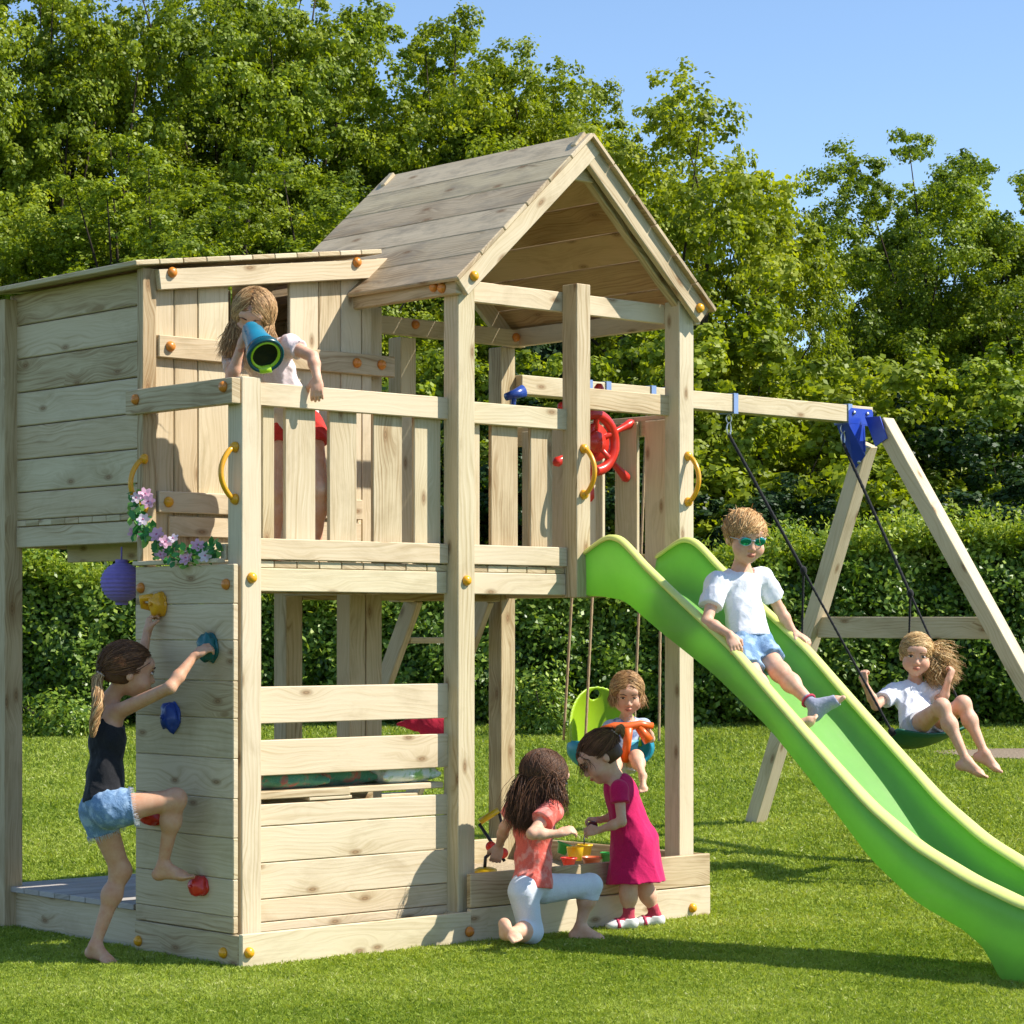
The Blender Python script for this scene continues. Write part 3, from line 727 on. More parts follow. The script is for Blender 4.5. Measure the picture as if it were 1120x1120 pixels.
# ================================================================== LEAVES
def leaf_quads(C, N, size, asp=0.6, seed=0, bend=.25):
    """C centres (n,3), N preferred normals (n,3), size (n,)"""
    r = np.random.default_rng(seed); n = len(C)
    nn = N+r.normal(0, .55, (n, 3)); nn /= np.linalg.norm(nn, axis=1, keepdims=True)+1e-9
    t = r.normal(0, 1, (n, 3)); t -= nn*np.sum(t*nn, 1, keepdims=True); t /= np.linalg.norm(t, axis=1, keepdims=True)+1e-9
    b_ = np.cross(nn, t); s = size[:, None]
    V = np.stack([C-t*s*.5, C+b_*s*asp*.5-nn*s*bend*.3+t*s*.05, C+t*s*.55-nn*s*bend*.6, C-b_*s*asp*.5-nn*s*bend*.3+t*s*.05], 1).reshape(-1, 3)
    i = np.arange(n)*4
    return V, np.stack([i, i+1, i+2, i+3], -1)
def build_crown(name, seed, H, W, nclump, nleaf, size, crown_base=.12, shape=1.0):
    """leaf clumps on limbs inside an uneven crown; returns leaf mesh and limb mesh (local coords, z up)"""
    r = np.random.default_rng(seed); rnd_ = random.Random(seed)
    g = Geo(); trunk = []
    z = -0.1; x = y = 0
    while z < H*.64:
        trunk.append((x, y, z)); z += H*.09; x += r.normal(0, .022*H*.5); y += r.normal(0, .022*H*.5)
    rad = [max(.03, .021*H*(1-.85*k/len(trunk))) for k in range(len(trunk))]
    g.tube(trunk, rad, 9)
    cl = []
    for k in range(nclump):
        # position in crown volume, biased to the outside
        for _ in range(30):
            u = r.normal(0, 1, 3); u /= np.linalg.norm(u); rr = r.random()**.38
            p = u*rr; zz = (p[2]+1)/2
            wid = math.sin(math.pi*min(.98, max(.06, .12+zz*.84)))**.6*(1+.25*mnoise.noise(Vector((math.atan2(p[1], p[0])*1.1+seed, zz*2.5, seed))))
            q = np.array([p[0]*W*wid, p[1]*W*wid, H*(crown_base+(1-crown_base)*zz)])
            if all(np.linalg.norm(q-c[0]) > .42*(c[1]) for c in cl[-60:]): break
        cr_ = W*r.uniform(.17, .32)*(1.08-.45*zz)
        cl.append((q, cr_))
    for k, (q, c) in enumerate(cl):
        if k % 3 == 0:
            j = min(len(trunk)-1, max(1, int((q[2]*.55/H)/.09))); a = np.array(trunk[j]); m = (a+q)/2+r.normal(0, .05*W, 3); m[2] -= .02*H
            rr = rad[j]*.42
            g.tube([tuple(a), tuple(a*.6+m*.4), tuple(m), tuple((m+q)/2), tuple(q)], [rr, rr*.8, rr*.6, rr*.4, rr*.15], 5)
    Cs, Ns, Ss, Rs = [], [], [], []
    for (q, c) in cl:
        n = int(nleaf*(c/(W*.25))**2*r.uniform(.7, 1.3))
        nt_ = max(14, int(26*(c/(W*.25))**2)); u = r.normal(0, 1, (nt_, 3)); u /= np.linalg.norm(u, axis=1, keepdims=True)
        tw = q+u*(c*(.25+.80*r.random(nt_)**.6))[:, None]*np.array([1, 1, .85])
        twr = c*r.uniform(.10, .24, nt_); j = r.integers(0, nt_, n)
        off = np.clip(r.normal(0, 1, (n, 3)), -1.7, 1.7); off[:, 2] *= .85
        p = tw[j]+off*twr[j][:, None]*.85
        Cs.append(p); Ns.append(u[j]*.7+off*.45+np.array([0, 0, .30])); Ss.append(size*r.uniform(.55, 1.3, n))
        Rs.append(np.clip(r.uniform(.32, .62)+r.normal(0, .10, nt_)[j]+r.normal(0, .12, n), 0, 1))
    C = np.concatenate(Cs); V, Fq = leaf_quads(C, np.concatenate(Ns), np.concatenate(Ss), asp=.8, seed=seed+1)
    lm = np_mesh(name, V, Fq, False); attr_face(lm, 'rnd', np.concatenate(Rs))
    bm = g.bm; bmesh.ops.recalc_face_normals(bm, faces=bm.faces); tm = bpy.data.meshes.new('trunk'); bm.to_mesh(tm); bm.free()
    return lm, tm
BARK = soil('bark', (.075, .06, .042), (.035, .028, .02))
LEAF_G = leafmat('leaves_mid_green', [(0, (.06, .10, .010)), (.35, (.20, .265, .018)), (.7, (.34, .41, .03)), (1, (.50, .54, .08))], trans=.42)
LEAF_Y = leafmat('leaves_yellow_green', [(0, (.10, .13, .010)), (.35, (.24, .30, .016)), (.7, (.37, .42, .03)), (1, (.52, .53, .08))], trans=.46)
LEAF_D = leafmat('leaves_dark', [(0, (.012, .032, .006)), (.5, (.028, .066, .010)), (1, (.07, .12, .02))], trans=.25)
LEAF_H = leafmat('hedge_leaves', [(0, (.026, .060, .010)), (.35, (.095, .175, .018)), (.7, (.23, .33, .035)), (1, (.46, .54, .11))], trans=.30, rough=.38, spec=.35)
LEAF_HT = leafmat('hedge_new_shoots', [(0, (.14, .22, .012)), (.5, (.30, .38, .03)), (1, (.46, .52, .08))], trans=.4)
def tree(root_name, proto, px, F, H, rot, label, lm_mat, group, sc=1.0, dz=0):
    lm, tm = proto
    z = groundz(F)+dz; loc = RF((px-560)/FP*F, F, z)
    t = thing(root_name, loc, label, 'tree', group); 
    mesh = lm.copy() if len(lm.materials) == 0 or lm.materials[0] != lm_mat else lm
    if len(mesh.materials) == 0: mesh.materials.append(lm_mat)
    else: mesh.materials[0] = lm_mat
    o = bpy.data.objects.new('crown', mesh); COL.objects.link(o); o.parent = t
    if len(tm.materials) == 0: tm.materials.append(BARK)
    o2 = bpy.data.objects.new('trunk', tm); COL.objects.link(o2); o2.parent = t
    t.rotation_euler = (0, 0, rot); t.scale = (sc[0], sc[0], sc[1]) if isinstance(sc, tuple) else (sc, sc, sc)
    return t
PA = build_crown('crown', 21, 13.0, 3.6, 110, 2500, .078)
PB = build_crown('crown', 35, 13.0, 3.3, 100, 2600, .078)
PC = build_crown('crown', 58, 11.0, 3.5, 68, 1350, .095, crown_base=.16)
PU = build_crown('crown', 77, 4.0, 1.9, 50, 1700, .068, crown_base=.02)
for m_ in (PA, PB): m_[0].materials.append(LEAF_G)
GT = 'trees behind the hedge'
def topH(ytop, F): return CAMH+(HOR-ytop)*F/FP-groundz(F)
TL = [  # px, F, y of top, proto, mat, width scale, label
 (-70, 38, -130, PA, LEAF_G, .85, 'tall dense green tree cut by the left edge of the photo'),
 (62, 37, -110, PB, LEAF_G, .80, 'tall dense green tree above the left end of the little house roof'),
 (200, 38, -110, PA, LEAF_G, .82, 'tallest leafy tree, above the middle of the little house roof'),
 (300, 40, -105, PB, LEAF_G, .92, 'leafy green tree above the window of the little house'),
 (150, 34, 130, PB, LEAF_G, .78, 'lower dark green tree directly behind the little house roof, left part'),
 (300, 33.5, 150, PA, LEAF_G, .75, 'lower green tree just left of the grey gabled roof'),
 (410, 40, -5, PA, LEAF_G, .9, 'dark green rounded tree behind the back edge of the gabled roof'),
 (492, 39, -22, PB, LEAF_Y, .80, 'warm olive green tree top behind the left roof slope'),
 (578, 39, 28, PA, LEAF_Y, .76, 'yellow-green tree just left of the roof ridge'),
 (625, 43, 55, PB, LEAF_Y, .75, 'green tree partly hidden behind the roof ridge'),
 (738, 36, 66, PC, LEAF_Y, .80, 'open-branched yellow-green oak right of the roof ridge with sky showing through'),
 (812, 37, 165, PC, LEAF_Y, .42, 'light yellow-green tree right of the open oak, reaching to the sky gap'),
 (985, 41, 118, PA, LEAF_G, .72, 'tall mid green tree above the right end of the swing beam'),
 (1080, 43, 150, PA, LEAF_G, .88, 'green tree at the right edge with a ragged lower top'),
 (1165, 40, 165, PB, LEAF_G, .72, 'green tree cut off by the right edge of the photo'),
]
for i, (px, F, yt, pr_, mt, ws, lab) in enumerate(TL):
    H = topH(yt, F); nomH = 11.0 if pr_ is PC else 13.0
    tree('tree', pr_, px, F, H, [0.3, 2.1, 4.4, 1.2, 5.5, 3.1, .8, 2.7, 4.9, 3.7, 1.9, 5.1, 2.9, .1, 4.0][i], lab, mt, GT, sc=(ws, H/nomH))
UL = [
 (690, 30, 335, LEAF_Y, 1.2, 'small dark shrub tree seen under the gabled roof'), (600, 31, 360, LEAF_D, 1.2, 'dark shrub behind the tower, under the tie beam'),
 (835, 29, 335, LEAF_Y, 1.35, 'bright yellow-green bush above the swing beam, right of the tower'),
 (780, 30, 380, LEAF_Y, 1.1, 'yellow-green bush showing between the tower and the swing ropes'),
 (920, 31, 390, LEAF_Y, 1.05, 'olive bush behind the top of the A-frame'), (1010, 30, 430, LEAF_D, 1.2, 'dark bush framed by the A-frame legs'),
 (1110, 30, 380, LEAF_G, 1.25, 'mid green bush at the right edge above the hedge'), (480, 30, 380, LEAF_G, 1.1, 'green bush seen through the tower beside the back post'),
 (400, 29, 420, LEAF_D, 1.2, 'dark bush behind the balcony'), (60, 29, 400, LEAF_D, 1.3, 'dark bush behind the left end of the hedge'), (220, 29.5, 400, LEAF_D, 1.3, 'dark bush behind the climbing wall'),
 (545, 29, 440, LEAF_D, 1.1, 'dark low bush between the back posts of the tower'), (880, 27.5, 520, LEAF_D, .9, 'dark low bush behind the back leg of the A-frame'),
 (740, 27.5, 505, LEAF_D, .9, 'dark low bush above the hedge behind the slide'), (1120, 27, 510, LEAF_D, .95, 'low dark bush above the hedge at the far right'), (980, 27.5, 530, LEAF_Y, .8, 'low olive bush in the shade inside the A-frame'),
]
for i, (px, F, yt, mt, ws, lab) in enumerate(UL):
    H = topH(yt, F); t = tree('bush', PU, px, F, H, i*1.7, lab, mt, 'bushes behind the hedge', sc=(ws, H/4.0)); t['category'] = 'bush'
# far woodland closing the view behind the trees
def woodland():
    r = np.random.default_rng(5); n = 90000
    R = r.uniform(-16, 17, n); F = 48+r.random(n)*5+2*np.sin(R*.9)
    top = np.interp(560+R/50*FP, [-300, 300, 600, 700, 800, 870, 930, 1120, 1500], [9, 8, 6.5, 5.0, 4.2, 3.6, 6.5, 6.5, 6.5])+.8*np.sin(R*2.3)+.5*np.sin(R*5.1)
    z = .4+r.random(n)**.8*top
    C = arr_RF(R, F, z); N0 = np.tile(np.array([-FWD.x, -FWD.y, .9]), (n, 1))
    V, Fq = leaf_quads(C, N0, r.uniform(.14, .34, n), asp=.8, seed=9)
    me = np_mesh('far_woodland', V, Fq, False); attr_face(me, 'rnd', np.clip(.4+.25*np.sin(R*1.7)*np.sin(z*1.9)+r.normal(0, .12, n), 0, 1))
    props(link_mesh('far_woodland', me, LEAF_D), 'shady woodland behind the garden trees', 'woodland', kind='stuff')
woodland()
# ================================================================== HEDGE
def hedge():
    t = thing('hedge', RF(0, 20.4, groundz(20.4)), 'long clipped leafy green hedge running right across behind the lawn', 'hedge')
    r = np.random.default_rng(3); n = 165000
    R = r.uniform(-5.6, 5.8, n); px = 560+R/20*FP
    hedge_top = np.interp(px, [0, 130, 280, 420, 560, 740, 800, 900, 960, 1050, 1120], [618, 640, 652, 650, 650, 640, 612, 605, 598, 588, 590])
    # outer surface: front face, top; bumpy
    gz_ = groundz(19.9); topz = CAMH+(HOR-hedge_top)*20.1/FP
    bump = .12*np.sin(R*2.6+.7)+.10*np.sin(R*6.1)+.07*np.sin(R*11.7)+.05*np.sin(R*23)
    u = r.random(n); front = u < .72
    zf = gz_+.05+(topz-gz_-.05)*r.random(n)**.95
    lump = .13*np.sin(R*4.3+zf*3.1)*np.sin(zf*5.2+R*1.7)+.07*np.sin(R*13+zf*9)*np.sin(zf*14-R*5)
    Ff = 19.85+.0*R+lump+bump*.4+np.abs(r.normal(0, .11, n))+.22*np.clip((zf-gz_)/(topz-gz_), 0, 1)**3+.18*np.clip(1-(zf-gz_)/.35, 0, 1)
    Ft = 19.95+r.random(n)*1.0; zt = topz+bump*.5+r.normal(0, .035, n)+(r.random(n) < .10)*r.random(n)*.16
    F = np.where(front, Ff, Ft); z = np.where(front, zf, zt)
    C = arr_RF(R, F, z); N0 = np.where(front[:, None], np.array([-FWD.x, -FWD.y, .75]), np.array([0, 0, 1.0]))
    j = r.integers(0, 9000, n); C = C[j]+r.normal(0, .052, (n, 3))*r.uniform(.6, 1.5, 9000)[j][:, None]; R, z, topz = R[j], z[j], topz[j]; N0 = N0[j]+r.normal(0, .45, (9000, 3))[j]; twt = r.normal(0, .13, 9000)[j]
    V, Fq = leaf_quads(C, N0, r.uniform(.030, .066, n), asp=.60, seed=4)
    me = np_mesh('foliage', V, Fq, False)
    rr = .42+twt+.10*np.sin(R*3.1+z*2)*np.sin(z*4)+r.normal(0, .15, n)+.35*np.clip((z-(topz-.35))/.35, 0, 1)
    attr_face(me, 'rnd', np.clip(rr, 0, 1)); link_mesh('foliage', me, LEAF_H, t)
    # pale new shoots standing up out of the top
    n2 = 8000; Rs = r.uniform(-5.6, 5.8, n2); pxs = 560+Rs/20*FP; dens = np.interp(pxs, [0, 120, 300, 740, 800, 1120], [1, .8, .35, .45, 1, 1]); k = r.random(n2) < dens
    Rs = Rs[k]; n2 = len(Rs); Fs = 19.9+r.random(n2)*.7; tz = np.interp(560+Rs/20*FP, [0, 130, 280, 420, 560, 740, 800, 900, 960, 1050, 1120], [618, 640, 652, 650, 650, 640, 612, 605, 598, 588, 590]); tz = CAMH+(HOR-tz)*20.1/FP
    hh = r.uniform(.06, .20, n2)+(r.random(n2) < .12)*.16; C, N_, S_ = [], [], []
    lean = r.normal(0, .12, (n2, 2))
    for j in range(9):
        q = (j+1)/9; C.append(arr_RF(Rs+lean[:, 0]*q*hh+r.normal(0, .012, n2), Fs+lean[:, 1]*q*hh, tz-.05+hh*q)); N_.append(r.normal(0, 1, (n2, 3))+np.array([0, 0, .5])); S_.append(r.uniform(.03, .06, n2))
    C = np.concatenate(C); V, Fq = leaf_quads(C, np.concatenate(N_), np.concatenate(S_), asp=.5, seed=8)
    me = np_mesh('new_shoots', V, Fq, False); attr_face(me, 'rnd', r.random(len(C))); link_mesh('new_shoots', me, LEAF_HT, t)
    # dark woody inside
    g = Geo()
    for k in range(90):
        R0 = -5.5+11.2*k/90+r.normal(0, .03); p = RF(R0, 20.35+r.normal(0, .08), gz_-.02)
        g.tube([p, p+Vector((r.normal(0, .05), r.normal(0, .05), .6)), p+Vector((r.normal(0, .12), r.normal(0, .12), 1.15))], [.022, .016, .008], 5)
    props(g.build('stems', BARK, t), kind='stuff')
    # inner leaf mass stops daylight passing straight through
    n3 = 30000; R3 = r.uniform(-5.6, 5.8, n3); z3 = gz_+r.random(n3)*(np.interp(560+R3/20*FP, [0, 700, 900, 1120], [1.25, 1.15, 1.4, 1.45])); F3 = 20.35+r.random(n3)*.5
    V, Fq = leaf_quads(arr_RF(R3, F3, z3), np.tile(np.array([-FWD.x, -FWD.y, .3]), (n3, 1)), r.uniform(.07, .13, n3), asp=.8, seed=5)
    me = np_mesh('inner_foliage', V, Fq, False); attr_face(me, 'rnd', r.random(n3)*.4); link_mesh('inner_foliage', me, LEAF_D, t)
hedge()
# small shrub in front of the hedge
def small_shrub(px, F, H, W, label, n=2600):
    loc = RF((px-560)/FP*F, F, groundz(F)); t = thing('shrub', loc, label, 'shrub', 'low plants at the foot of the hedge')
    r = np.random.default_rng(int(px)); u = r.normal(0, 1, (n, 3)); u /= np.linalg.norm(u, axis=1, keepdims=True); u[:, 2] = np.abs(u[:, 2])
    C = np.array(loc)+u*(r.random(n)**.4)[:, None]*np.array([W, W, H])*(1+.3*np.sin(u[:, :1]*7+u[:, 1:2]*5))
    V, Fq = leaf_quads(C, u, r.uniform(.03, .06, n), asp=.5, seed=1); me = np_mesh('foliage', V, Fq, False); attr_face(me, 'rnd', np.clip(r.normal(.6, .2, n), 0, 1))
    link_mesh('foliage', me, LEAF_H, t)
    g = Geo()
    for k in range(5): g.tube([loc, loc+Vector((r.normal(0, W*.4), r.normal(0, W*.4), H*.7))], [.008, .004], 5)
    props(g.build('stems', BARK, t), kind='stuff')
small_shrub(598, 19.2, .48, .26, 'small light green shrub at the foot of the hedge, left of the baby swing')
small_shrub(70, 19.2, .30, .40, 'low weedy plants at the foot of the hedge behind the climbing girl')
# ================================================================== BODY MODELLER
# bodies are grown as smooth unions of tapered limbs in a distance field, then meshed as one continuous skin
def nrm(v): v = np.asarray(v, float); return v/(np.linalg.norm(v)+1e-12)
class Field:
    def __init__(s, h=.0036): s.p = []; s.h = h; s.cuts = []
    def cone(s, a, b, ra, rb, k=.015, op='u', flat=None, cap=''):
        """tapered capsule; flat=(axis, factor) squeezes it along axis"""
        s.p.append(('c', np.asarray(a, float), np.asarray(b, float), ra, rb, k, op, flat, cap)); return s
    def ell(s, c, r, axes=None, k=.015, op='u'):
        ax = np.eye(3) if axes is None else np.array([nrm(a) for a in axes])
        s.p.append(('e', np.asarray(c, float), ax, np.asarray(r, float), None, k, op, None, '')); return s
    def sph(s, c, r, k=.012, op='u'): return s.cone(c, c, r, r, k, op)
    def cut(s, pt, n): s.cuts.append((np.asarray(pt, float), nrm(n))); return s      # removes what lies on the side n points to
    def grow(s, off):
        f = Field(s.h)
        for q in s.p:
            q = list(q)
            if q[0] == 'c': q[3] += off; q[4] += off
            else: q[3] = q[3]+off
            f.p.append(tuple(q))
        return f
    def mesh(s, name, wrinkle=None, clip=None):
        h = s.h; lo = np.full(3, 1e9); hi = -lo; bbs = []
        for q in s.p:
            if q[0] == 'c':
                f = 1.0; m = max(q[3], q[4])+q[5]+2.5*h; l = np.minimum(q[1], q[2])-m; u = np.maximum(q[1], q[2])+m
            else:
                e = np.sqrt(((q[2]*q[3][:, None])**2).sum(0)); m = q[5]+2.5*h; l = q[1]-e-m; u = q[1]+e+m
            bbs.append((l, u))
            if q[6] == 'u': lo = np.minimum(lo, l); hi = np.maximum(hi, u)
        n = np.ceil((hi-lo)/h).astype(int)+2; D = np.full(n, .05, np.float32)
        gx = [lo[i]+h*np.arange(n[i]) for i in range(3)]
        for q, (l, u) in zip(s.p, bbs):
            i0 = np.clip(((l-lo)/h).astype(int), 0, n-1); i1 = np.clip(((u-lo)/h).astype(int)+2, 1, n)
            if np.any(i1 <= i0): continue
            X = gx[0][i0[0]:i1[0]][:, None, None]; Y = gx[1][i0[1]:i1[1]][None, :, None]; Z = gx[2][i0[2]:i1[2]][None, None, :]
            if q[0] == 'c':
                a, b_, ra, rb, flat = q[1], q[2], q[3], q[4], q[7]; ab = b_-a; L2 = ab@ab
                px, py, pz = X-a[0], Y-a[1], Z-a[2]
                if L2 > 1e-10: tr_ = (px*ab[0]+py*ab[1]+pz*ab[2])/L2; t = np.clip(tr_, 0, 1)
                else: t = np.zeros(np.broadcast(px, py, pz).shape)
                dx, dy, dz = px-t*ab[0], py-t*ab[1], pz-t*ab[2]
                if flat is not None:
                    fa = nrm(flat[0]); w_ = (dx*fa[0]+dy*fa[1]+dz*fa[2])*(1/flat[1]-1); dx = dx+w_*fa[0]; dy = dy+w_*fa[1]; dz = dz+w_*fa[2]
                d = np.sqrt(dx*dx+dy*dy+dz*dz)-(ra+(rb-ra)*t)
                if flat is not None: d = d*(.5+.5*flat[1])
                if 'b' in q[8]: d = np.maximum(d, (tr_-1)*math.sqrt(L2))
                if 'a' in q[8]: d = np.maximum(d, -tr_*math.sqrt(L2))
            else:
                c, ax, r_ = q[1], q[2], q[3]; P3 = [X-c[0], Y-c[1], Z-c[2]]
                L = [(P3[0]*ax[i][0]+P3[1]*ax[i][1]+P3[2]*ax[i][2]) for i in range(3)]
                k0 = np.sqrt(sum((L[i]/r_[i])**2 for i in range(3))); k1 = np.sqrt(sum((L[i]/r_[i]**2)**2 for i in range(3)))+1e-9
                d = k0*(k0-1)/k1
            S = D[i0[0]:i1[0], i0[1]:i1[1], i0[2]:i1[2]]; k = q[5]
            if q[6] == 'u':
                e = np.maximum(k-np.abs(S-d), 0); S[...] = np.minimum(S, d)-e*e/(4*k)
            else:
                e = np.maximum(k-np.abs(S+d), 0); S[...] = np.maximum(S, -d)+e*e/(4*k)
        X, Y, Z = gx[0][:, None, None], gx[1][None, :, None], gx[2][None, None, :]
        if wrinkle is not None: D += wrinkle(X, Y, Z).astype(np.float32)
        for (pt, nn) in s.cuts: np.maximum(D, ((X-pt[0])*nn[0]+(Y-pt[1])*nn[1]+(Z-pt[2])*nn[2]).astype(np.float32), out=D)
        if clip is not None: np.maximum(D, clip(X, Y, Z).astype(np.float32), out=D)
        D[0] = D[-1] = .05; D[:, 0] = D[:, -1] = .05; D[:, :, 0] = D[:, :, -1] = .05
        return nets(D, lo, h, name)
def nets(D, lo, h, name):
    ins = D < 0; c = ins[:-1, :-1, :-1].astype(np.int8)
    tot = sum(ins[i:ins.shape[0]-1+i, j:ins.shape[1]-1+j, k:ins.shape[2]-1+k].astype(np.int8) for i in (0, 1) for j in (0, 1) for k in (0, 1))
    act = (tot > 0) & (tot < 8); ijk = np.argwhere(act); nid = np.full(act.shape, -1, np.int32); nid[act] = np.arange(len(ijk), dtype=np.int32)
    cor = [(i, j, k) for i in (0, 1) for j in (0, 1) for k in (0, 1)]
    val = np.stack([D[ijk[:, 0]+i, ijk[:, 1]+j, ijk[:, 2]+k] for (i, j, k) in cor], 1)
    acc = np.zeros((len(ijk), 3)); cnt = np.zeros(len(ijk))
    for a in range(8):
        for b_ in range(a+1, 8):
            if sum(abs(np.array(cor[a])-np.array(cor[b_]))) != 1: continue
            va, vb = val[:, a], val[:, b_]; m = (va < 0) != (vb < 0); t = np.where(m, va/(va-vb+1e-20), 0)
            acc += np.where(m[:, None], np.array(cor[a])+t[:, None]*(np.array(cor[b_])-np.array(cor[a])), 0); cnt += m
    V = (ijk+acc/cnt[:, None])*h+lo
    Fs = []
    for ax in range(3):
        o1, o2 = [a for a in range(3) if a != ax]
        sl0 = [slice(None)]*3; sl1 = [slice(None)]*3; sl0[ax] = slice(0, -1); sl1[ax] = slice(1, None)
        A_, B2 = ins[tuple(sl0)], ins[tuple(sl1)]; e = np.argwhere(A_ != B2)
        e = e[(e[:, o1] > 0) & (e[:, o2] > 0) & (e[:, o1] < nid.shape[o1]) & (e[:, o2] < nid.shape[o2]) & (e[:, ax] < nid.shape[ax])]
        fl = A_[e[:, 0], e[:, 1], e[:, 2]]
        def at_(d1, d2):
            q = e.copy(); q[:, o1] += d1; q[:, o2] += d2; return nid[q[:, 0], q[:, 1], q[:, 2]]
        qd = np.stack([at_(-1, -1), at_(0, -1), at_(0, 0), at_(-1, 0)], 1)
        if ax == 1: fl = ~fl
        qd[~fl] = qd[~fl][:, ::-1]; Fs.append(qd)
    Fq = np.concatenate(Fs); Fq = Fq[(Fq >= 0).all(1)]
    return np_mesh(name, V, Fq, True)
def wrk(amp, freq, seed=0, dirv=(0, 0, 1), aniso=.35):
    """soft cloth folds"""
    r = np.random.default_rng(seed); ks = []
    for _ in range(7):
        k = r.normal(0, 1, 3); k -= np.array(dirv)*(k@np.array(dirv))*(1-aniso); ks.append((nrm(k)*freq*r.uniform(.5, 1.6), r.uniform(0, 6.3), r.uniform(.5, 1)))
    def f(X, Y, Z):
        s_ = 0
        for k, ph, a in ks: w_ = np.sin(k[0]*X+k[1]*Y+k[2]*Z+ph+.9*np.sin(.5*k[1]*X+.6*k[2]*Y+.5*k[0]*Z)); s_ = s_+a*(.5*w_+1.1*np.sqrt(np.abs(w_)+.02)-.75)
        return amp*s_/3
    return f
# ---- skin, hair, eyes
def skin_mat(name, col):
    M = NT(name); co = M.n('ShaderNodeTexCoord').outputs['Object']
    a = M.n('ShaderNodeTexNoise', {'Vector': co, 'Scale': 26.0, 'Detail': 6.0, 'Roughness': .7}).outputs['Fac']
    r = M.n('ShaderNodeAttribute', attribute_name='blush').outputs['Fac']
    c = M.mix(M.maprange(a, .35, .7, 0, 1), col, (col[0]*.88, col[1]*.72, col[2]*.64))
    c = M.mix(r, c, (col[0]*.80, col[1]*.42, col[2]*.36))
    M.l(c, M.b.inputs['Base Color']); M.b.inputs['Roughness'].default_value = .55
    M.b.inputs['Subsurface Weight'].default_value = .18; M.b.inputs['Subsurface Radius'].default_value = (.6, .22, .12); M.b.inputs['Subsurface Scale'].default_value = .012
    M.b.inputs['Specular IOR Level'].default_value = .3
    fn = M.n('ShaderNodeTexNoise', {'Vector': co, 'Scale': 240.0}).outputs['Fac']; M.bump(fn, .08, .002); return M.m
SKIN = skin_mat('skin_fair', (.74, .46, .32)); SKIN2 = skin_mat('skin_tanned', (.64, .37, .23))
def hair_mat(name, a, b_, c):
    M = NT(name); r = M.n('ShaderNodeAttribute', attribute_name='rnd').outputs['Fac']
    M.l(M.ramp(r, [(0, a), (.5, b_), (1, c)]), M.b.inputs['Base Color']); M.b.inputs['Roughness'].default_value = .52
    M.b.inputs['Specular IOR Level'].default_value = .35; return M.m
H_BROWN = hair_mat('hair_brown', (.06, .024, .010), (.13, .055, .022), (.26, .12, .05))
H_DARK = hair_mat('hair_dark_brown', (.035, .015, .008), (.085, .035, .016), (.19, .085, .038))
H_LIGHT = hair_mat('hair_light_brown', (.20, .10, .035), (.42, .23, .09), (.72, .48, .23))
H_BLOND = hair_mat('hair_blond', (.32, .17, .06), (.58, .37, .15), (.82, .62, .32))
H_GINGER = hair_mat('hair_strawberry_blond', (.30, .15, .05), (.58, .33, .12), (.85, .60, .30))
EYEW = plastic('eye_white', (.75, .72, .68), .15); EYEI = plastic('eye_iris', (.05, .035, .025), .1); BROW = plastic('brow_hair', (.12, .06, .03), .8); MOUTH = plastic('mouth_line', (.16, .03, .025), .6)
LIPS = plastic('lips', (.50, .17, .14), .4)
